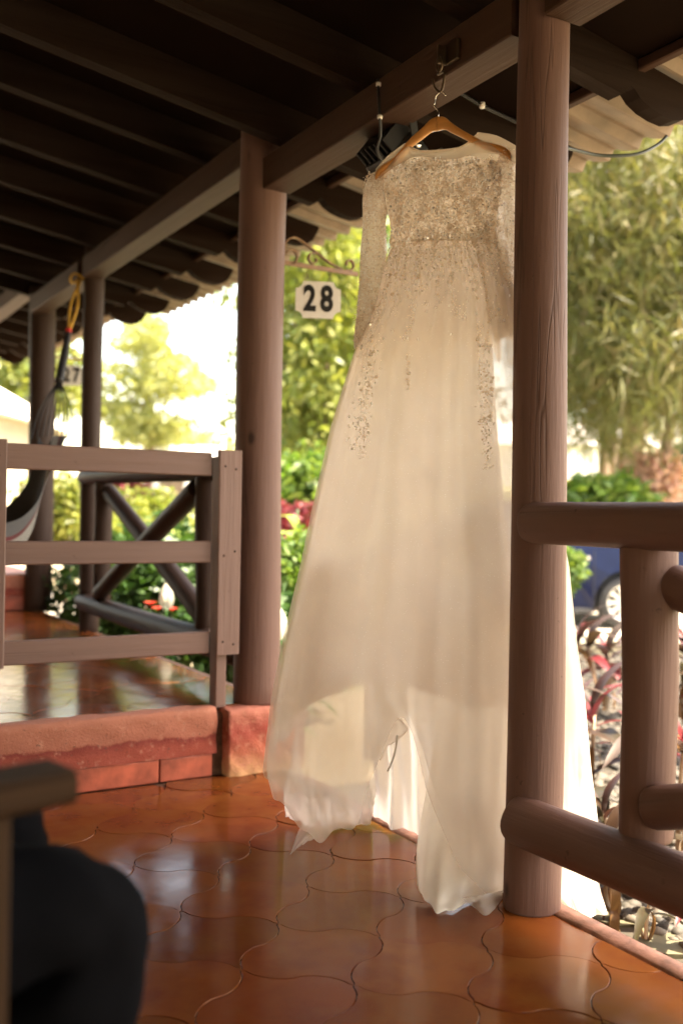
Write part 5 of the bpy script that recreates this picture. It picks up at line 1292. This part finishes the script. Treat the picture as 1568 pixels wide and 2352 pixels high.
    for s in (-1, 1):
        for x in (0.0, -WB):
            w = empty('wheel'); w.parent = c; w.location = (x, s*(W2 - 0.10), rw)
            prof = [(0.20, -0.09), (0.275, -0.085), (rw, -0.05), (rw, 0.05), (0.275, 0.085), (0.20, 0.09)]
            rot = Matrix.Rotation(R(90), 4, 'X')
            V, Q = [], []; sg = 40
            for r_, z in prof + [(0.20, -0.09)]:
                for j in range(sg): th = 2*math.pi*j/sg; V.append((r_*math.cos(th), z, r_*math.sin(th)))
            for i in range(len(prof)):
                for j in range(sg): Q.append((i*sg + j, i*sg + (j + 1) % sg, (i + 1)*sg + (j + 1) % sg, (i + 1)*sg + j))
            obj('tyre', mesh('tyre', V, Q, rub, True), w)
            V, Q = tube_geo([(0.205*math.cos(t), s*0.07, 0.205*math.sin(t)) for t in np.linspace(0, 2*math.pi, 36, endpoint=False)], 0.018, 6, True)
            for k in range(10):
                a = 2*math.pi*k/10; d = Vector((math.cos(a), 0, math.sin(a))); e = Vector((-math.sin(a), 0, math.cos(a))); o_ = len(V)
                for r_, w_ in ((0.03, 0.014), (0.20, 0.026)):
                    for sx, dy in ((1, 0), (-1, 0), (-1, -s*0.03), (1, -s*0.03)): V.append(d*r_ + e*w_*sx + Vector((0, s*0.072 + dy, 0)))
                Q += [tuple(o_ + i for i in f) for f in ((0, 1, 5, 4), (1, 2, 6, 5), (2, 3, 7, 6), (3, 0, 4, 7), (4, 5, 6, 7), (0, 3, 2, 1))]
            obj('rim', mesh('rim', V, Q, alloy), w)
            lathe('hub', [(0.05, 0), (0.05, 0.012), (0.03, 0.02)], alloy, w, 16, mw=Matrix.Translation((0, s*0.068, 0)) @ Matrix.Rotation(R(-90*s), 4, 'X'))
            lathe('brake_disc', [(0.19, 0), (0.19, 0.02)], plain('dark_brake', (0.05, 0.06, 0.055), 0.5, 0.5), w, 24, mw=Matrix.Translation((0, s*0.0, 0)) @ Matrix.Rotation(R(-90*s), 4, 'X'))
    for s in (-1, 1):
        for x in (-0.52, -1.55):
            box('door_handle', (x, s*(W2 + 0.006), 0.79), (0.21, 0.035, 0.04), chrome, c, 0.008)
        for x in (-0.36, -1.25, -2.2): box('door_seam', (x, s*(W2 - 0.001), 0.60), (0.008, 0.006, 0.55), blk, c)
        box('sill_trim', (-1.3, s*(W2 - 0.02), 0.20), (1.86, 0.03, 0.06), blk, c, 0.01)
        box('wing_mirror', (-1.95, s*(W2 + 0.02), 0.98), (0.12, 0.16, 0.10), paint, c, 0.03)
        box('tail_light', (0.85, s*0.68, 0.80), (0.16, 0.24, 0.16), plain('red_lens', (0.35, 0.01, 0.01), 0.15), c, 0.03)
        box('headlight', (-3.28, s*0.62, 0.66), (0.24, 0.28, 0.12), plain('clear_lens', (0.7, 0.7, 0.68), 0.1), c, 0.03)
    box('wheel_well', (0, 0, 0.42), (0.70, 1.5, 0.48), blk, c, 0.1); box('wheel_well', (-WB, 0, 0.42), (0.70, 1.5, 0.48), blk, c, 0.1)
car()

# ------------------------------------------------------------------ far buildings, parasol, lamp post
MT['cream'] = plain('cream_siding', (0.62, 0.55, 0.42), 0.7, var=0.08, sc=4)
MT['whitewall'] = plain('white_render', (0.86, 0.85, 0.82), 0.7, var=0.04, sc=4)
MT['palroof'] = plain('pale_roof', (0.86, 0.82, 0.75), 0.6, var=0.05, sc=3)
def cabin(label, u, k, w, d, h, rh, mt_, boards=True, rz=0.0):
    p = gnd(u, k); c = empty('garden_cabin' if boards else 'white_bungalow', p, -HEAD + rz, label, 'building')
    box('wall', (0, 0, h/2), (w, d, h), mt_, c)
    if boards:
        for i in range(int(h/0.16)): box('siding_board', (0, -d/2 - 0.012, 0.10 + i*0.16), (w, 0.022, 0.14), mt_, c)
    e = 0.25
    V = [(-w/2 - e, -d/2 - e, h - 0.05), (w/2 + e, -d/2 - e, h - 0.05), (w/2 + e, d/2 + e, h - 0.05), (-w/2 - e, d/2 + e, h - 0.05), (-w/2 + 0.6, 0, h + rh), (w/2 - 0.6, 0, h + rh)]
    obj('roof', mesh('roof', V, [(0, 1, 5, 4), (2, 3, 4, 5), (1, 2, 5), (3, 0, 4), (3, 2, 1, 0)], MT['palroof']), c)
    for x in (-w*0.25, w*0.25):
        wdw = box('window', (x, -d/2 - 0.03, h*0.55), (0.9, 0.04, 0.9), plain('dark_pane', (0.05, 0.06, 0.06), 0.1, bmp=0), c)
        box('frame', (0, -0.025, 0.47), (1.0, 0.03, 0.06), MT['whitewall'], wdw)
    box('door', (0, -d/2 - 0.03, h*0.4), (0.85, 0.05, h*0.8), MT['trunk'], c)
    return c
cabin('cream weatherboard cabin glimpsed left of the dark posts', -105, 17, 2.6, 4, 2.75, 0.6, MT['cream'])
cabin('low white bungalow with pale roof beyond the crossed railing', 415, 36, 3.6, 4, 2.9, 0.7, MT['whitewall'], False)
cabin('white bungalow far behind the tree trunks on the right', 1400, 46, 14, 6, 4.4, 1.2, MT['whitewall'], False)
def lamp_post():
    p = gnd(504, 22); c = empty('lamp_post', p, 0, 'slim white lamp post left of the thick post', 'lamp post')
    lathe('pole', [(0.16, 0), (0.16, 0.12), (0.10, 0.15), (0.085, 4.0), (0.06, 4.05)], MT['whitewall'], c, 14)
    lathe('lantern', [(0.06, 4.05), (0.13, 4.12), (0.17, 4.45), (0.05, 4.55)], MT['whitewall'], c, 14)
lamp_post()
def parasol():
    p = gnd(1568, 20, 1.7); c = empty('green_parasol', p, 0, 'green garden parasol at the right edge above the railing', 'parasol')
    lathe('pole', [(0.03, 0), (0.03, 0.95)], MT['grey_metal'], c, 8)
    lathe('canopy', [(1.05, 0.18), (1.06, 0.24), (0.5, 0.62), (0.06, 0.78)], plain('green_canvas', (0.015, 0.12, 0.06), 0.7), c, 8)
parasol()

# ------------------------------------------------------------------ hammock on the next porch
def hammock():
    A = at(182, 640, 5.75); B = at(157, 765, 5.45); C = at(112, 1000, 4.95)
    h = empty('hammock', (A.x, A.y, A.z), 0, 'dark and grey woven hammock slung behind the board fence', 'hammock')
    z = lambda p: p - A
    yel = plain('yellow_rope', (0.45, 0.25, 0.02), 0.7); red = plain('red_rope', (0.5, 0.02, 0.015), 0.7); cordm = plain('black_cord', (0.02, 0.018, 0.018), 0.6)
    for s in (-0.012, 0.012):
        tube('rope', [z(p) for p in spline([A + Vector((s, 0, 0)), A*0.5 + B*0.5 + Vector((-s*1.6, 0, 0.0)), B], 8)], 0.008, yel, h, 6)
    tube('rope', [z(A + Vector((0.05*math.cos(t), 0.05*math.sin(t), 0.02*math.sin(2*t)))) for t in np.linspace(0, 6.28, 14, endpoint=False)], 0.008, yel, h, 6, True)
    lathe('red_binding', [(0.014, -0.03), (0.018, -0.01), (0.018, 0.015), (0.011, 0.03)], red, h, 12, loc=z(B))
    tube('cord_sleeve', [z(p) for p in spline([B, B*0.7 + C*0.3, B*0.5 + C*0.5], 6)], [0.019]*4 + [0.022]*9, cordm, h, 10)
    fwd = Vector((SA, CA, 0)); rgt = Vector((CA, -SA, 0)); S0 = B*0.52 + C*0.48
    for i in range(9):
        q = (i - 4)/4; E = C + rgt*(0.10*q + 0.015) + Vector((0, 0, -0.02*abs(q))); tube('cord', [z(p) for p in spline([S0, (S0 + E)*0.5 + rgt*0.03*q, E], 5)], 0.0035, cordm, h, 5)
    # woven bed hangs from the cords towards the left, out of the picture
    edge_a = [C + rgt*0.09, at(110, 1095, 4.6), at(80, 1160, 4.35), at(20, 1200, 4.15), at(-120, 1205, 3.9), at(-330, 1100, 3.7)]
    low_a = [C + rgt*0.02, at(92, 1150, 4.55), at(66, 1235, 4.3), at(8, 1290, 4.1), at(-130, 1262, 3.85), at(-330, 1180, 3.65)]
    edge_b = [C - rgt*0.05, at(70, 1090, 4.85), at(30, 1150, 4.75), at(-30, 1185, 4.6), at(-150, 1190, 4.3), at(-340, 1090, 4.0)]
    def strip_(name, a, b, m, sag=0.05):
        ra, rb = spline(a, 8), spline(b, 8); V, Q = [], []
        nn = 8
        for p, q in zip(ra, rb):
            for k in range(nn + 1): t = k/nn; V.append(z(p*(1 - t) + q*t + Vector((0, 0, -sag*math.sin(math.pi*t)))))
        for i in range(len(ra) - 1):
            for k in range(nn): Q.append((i*(nn + 1) + k, (i + 1)*(nn + 1) + k, (i + 1)*(nn + 1) + k + 1, i*(nn + 1) + k + 1))
        o = obj(name, mesh(name, V, Q, m, True), h); return o
    def weave(name, c1, c2):
        m, nt, b = mat(name); w = N(nt, 'ShaderNodeTexWave'); w.inputs['Scale'].default_value = 40; L(nt, coords(nt), w.inputs[0]); L(nt, ramp(nt, w.outputs['Fac'], [(0.3, c1), (0.7, c2)]), b.inputs['Base Color']); b.inputs['Roughness'].default_value = 0.9
        bump(nt, b, w.outputs['Fac'], 0.5, 0.005); return m
    strip_('cloth', low_a, edge_b, weave('black_weave', (0.012, 0.012, 0.014), (0.05, 0.05, 0.055)))
    mid = [a*0.62 + b*0.38 for a, b in zip(edge_a, low_a)]; m2 = [a*0.5 + b*0.5 for a, b in zip(edge_a, low_a)]
    strip_('cloth', edge_a, mid, weave('grey_weave', (0.06, 0.06, 0.065), (0.14, 0.135, 0.13)), 0)
    strip_('stripe', mid, m2, plain('maroon_stripe', (0.10, 0.012, 0.012), 0.8), 0)
    strip_('cloth', m2, low_a, weave('white_weave', (0.16, 0.15, 0.13), (0.34, 0.33, 0.30)), 0)
hammock()

# ------------------------------------------------------------------ wooden armchair and the person sitting in it
MT['chairwood'] = wood('dark_oiled_wood', (0.034, 0.017, 0.007), 0.7, crack=0.2, spec=0.1)
CH0 = vw(-0.685, 0.955, 0.0)
ch = empty('wooden_armchair', CH0, -HEAD + R(44), 'blurred dark wooden armchair at the left edge of the picture', 'chair')
cw = MT['chairwood']
# local x = the way the sitter faces (picture right), y = away from camera
for y in (-0.25, 0.25):
    plank('front_leg', (0.235, y, 0.0), (0.235, y, 0.658), 0.05, 0.06, cw, ch); plank('back_leg', (-0.28, y, 0.0), (-0.36, y, 1.0), 0.04, 0.05, cw, ch)
    plank('armrest', (-0.36, y, 0.675), (0.325, y, 0.675), 0.07, 0.034, cw, ch, upv=(0, 0, 1), ch=0.008)
    plank('side_rail', (-0.29, y, 0.36), (0.23, y, 0.36), 0.03, 0.07, cw, ch, upv=(0, 0, 1))
for i in range(6): plank('seat_slat', (-0.25 + i*0.095, -0.225, 0.405), (-0.25 + i*0.095, 0.225, 0.405), 0.085, 0.02, cw, ch, upv=(0, 0, 1))
for i in range(5): plank('back_slat', (-0.335, -0.18 + i*0.09, 0.43), (-0.375, -0.18 + i*0.09, 0.94), 0.05, 0.016, cw, ch, upv=(1, 0, 0))
plank('top_rail', (-0.365, -0.27, 0.96), (-0.365, 0.27, 0.96), 0.03, 0.08, cw, ch, upv=(0, 0, 1)); plank('front_rail', (0.235, -0.225, 0.36), (0.235, 0.225, 0.36), 0.03, 0.07, cw, ch, upv=(0, 0, 1))

def skinned(name, nodes, edges, rad, mt_, parent, root=0, sub=2):
    me = bpy.data.meshes.new(name); me.from_pydata([tuple(n) for n in nodes], edges, []); me.update(); me.materials.append(mt_)
    o = obj(name, me, parent); o.modifiers.new('skin', 'SKIN'); sv = me.skin_vertices[0].data
    for i, r in enumerate(rad):
        sv[i].radius = (r, r) if not hasattr(r, '__len__') else r; sv[i].use_root = (i == root)
    o.modifiers['skin'].use_smooth_shade = True
    s = o.modifiers.new('smooth', 'SUBSURF'); s.levels = sub; s.render_levels = sub; return o
pe = empty('person', CH0, -HEAD + R(44), 'person in black trousers sitting in the armchair, knees towards the dress', 'person')
skin = plain('skin', (0.45, 0.26, 0.17), 0.5, var=0.05); black = plain('black_trouser_cloth', (0.005, 0.005, 0.006), 0.9, var=0.25, sc=8, bmp=0.2); black.node_tree.nodes['Principled BSDF'].inputs['Specular IOR Level'].default_value = 0.02; navy = plain('dark_shirt_cloth', (0.03, 0.035, 0.05), 0.85)
hip = Vector((-0.16, 0, 0.52)); ty = 0.10
kn, kf = Vector((0.445, -0.160, 0.500)), Vector((0.430, 0.055, 0.560)); an, af = Vector((0.26, -0.15, 0.09)), Vector((0.26, 0.12, 0.09))
# body: pelvis, spine, neck, head, arms, legs in one continuous skin
B_ = [hip, (-0.20, 0, 0.72), (-0.22, 0, 0.93), (-0.20, 0, 1.06), (-0.18, 0, 1.14), (-0.165, 0, 1.22), (-0.155, 0, 1.31),
      (-0.20, -0.17, 1.00), (-0.16, -0.22, 0.76), (0.08, -0.16, 0.63), (0.16, -0.15, 0.60), (-0.20, 0.17, 1.00), (-0.16, 0.22, 0.76), (0.08, 0.16, 0.63), (0.16, 0.15, 0.60),
      (-0.12, -0.10, 0.50), kn, an, (0.30, -0.15, 0.03), (-0.12, 0.10, 0.50), kf, af, (0.30, 0.15, 0.03)]
BE = [(0, 1), (1, 2), (2, 3), (3, 4), (4, 5), (5, 6), (3, 7), (7, 8), (8, 9), (9, 10), (3, 11), (11, 12), (12, 13), (13, 14), (0, 15), (15, 16), (16, 17), (17, 18), (0, 19), (19, 20), (20, 21), (21, 22)]
BR = [0.11, 0.105, 0.12, 0.08, 0.05, 0.072, 0.085, 0.05, 0.042, 0.032, 0.024, 0.05, 0.042, 0.032, 0.024, 0.08, 0.05, 0.038, 0.03, 0.08, 0.05, 0.038, 0.03]
skinned('body', B_, BE, BR, skin, pe)
skinned('trousers', [hip, (-0.10, -0.11, 0.515), (0.14, -0.13, 0.515), kn, kn*0.7 + an*0.3 + Vector((-0.02, 0, 0)), kn*0.35 + an*0.65 + Vector((-0.01, 0, 0)), an, (-0.10, 0.11, 0.515), (0.10, 0.13, 0.525), kf, kf*0.7 + af*0.3, kf*0.35 + af*0.65, af, (-0.18, 0, 0.66)],
        [(0, 1), (1, 2), (2, 3), (3, 4), (4, 5), (5, 6), (0, 7), (7, 8), (8, 9), (9, 10), (10, 11), (11, 12), (0, 13)], [0.13, 0.10, 0.100, 0.082, 0.088, 0.082, 0.066, 0.10, 0.098, 0.082, 0.086, 0.078, 0.066, 0.12], black, pe, 0, 3)
tro = [o for o in pe.children if o.name.startswith('trousers')][0]
tx = bpy.data.textures.new('cloth_folds', 'CLOUDS'); tx.noise_scale = 0.07; dm = tro.modifiers.new('folds', 'DISPLACE'); dm.texture = tx; dm.strength = 0.03; dm.mid_level = 0.5
skinned('shirt', [(-0.18, 0, 0.60), (-0.20, 0, 0.76), (-0.22, 0, 0.95), (-0.20, 0, 1.06), (-0.20, -0.17, 1.00), (-0.17, -0.22, 0.78), (0.02, -0.17, 0.65), (-0.20, 0.17, 1.00), (-0.17, 0.22, 0.78), (0.02, 0.17, 0.65)], [(0, 1), (1, 2), (2, 3), (3, 4), (4, 5), (5, 6), (3, 7), (7, 8), (8, 9)], [0.13, 0.13, 0.14, 0.075, 0.065, 0.056, 0.045, 0.065, 0.056, 0.045], navy, pe)
def ball(name, c, r, mt_, parent):
    bmx = bmesh.new(); bmesh.ops.create_icosphere(bmx, subdivisions=3, radius=1)
    for v in bmx.verts: v.co = (v.co.x*r[0], v.co.y*r[1], v.co.z*r[2])
    me = bpy.data.meshes.new(name); bmx.to_mesh(me); bmx.free(); me.materials.append(mt_); me.polygons.foreach_set('use_smooth', [True]*len(me.polygons)); return obj(name, me, parent, c)
ball('hair', (-0.178, 0, 1.325), (0.092, 0.082, 0.098), plain('dark_hair', (0.015, 0.010, 0.008), 0.5), pe)
for s in (-1, 1):
    ball('eye', (-0.082, s*0.03, 1.275), (0.010, 0.012, 0.009), MT['plate'], pe); ball('ear', (-0.16, s*0.078, 1.26), (0.018, 0.010, 0.028), skin, pe)
    # hand: palm and five bent fingers lying on the thigh
    p = Vector((0.17, s*0.148, 0.605)); nodes = [p, p + Vector((0.05, 0, 0.0))]; ed = [(0, 1)]; rd = [0.022, 0.026]
    for k in range(4):
        y = s*(-0.027 + k*0.018); l = (0.062, 0.072, 0.068, 0.052)[k]; i0 = len(nodes)
        nodes += [p + Vector((0.075, y, 0.004)), p + Vector((0.075 + l*0.5, y, 0.002)), p + Vector((0.075 + l*0.92, y, -0.016))]; ed += [(1, i0), (i0, i0 + 1), (i0 + 1, i0 + 2)]; rd += [0.009, 0.0085, 0.007]
    i0 = len(nodes); nodes += [p + Vector((0.04, -s*0.04, -0.004)), p + Vector((0.075, -s*0.055, -0.012))]; ed += [(0, i0), (i0, i0 + 1)]; rd += [0.010, 0.008]
    skinned('hand', nodes, ed, rd, skin, pe, 0, 1)
    f = Vector((0.26, -0.15 if s < 0 else 0.12, 0.0))
    skinned('shoe', [f + Vector((-0.02, 0, 0.045)), f + Vector((0.08, 0, 0.045)), f + Vector((0.19, 0, 0.034))], [(0, 1), (1, 2)], [0.042, 0.042, 0.032], black, pe, 0, 1)
nose = ball('nose', (-0.076, 0, 1.250), (0.016, 0.012, 0.020), skin, pe); mouth = ball('mouth', (-0.084, 0, 1.205), (0.006, 0.022, 0.006), plain('lips', (0.30, 0.10, 0.08), 0.5), pe)
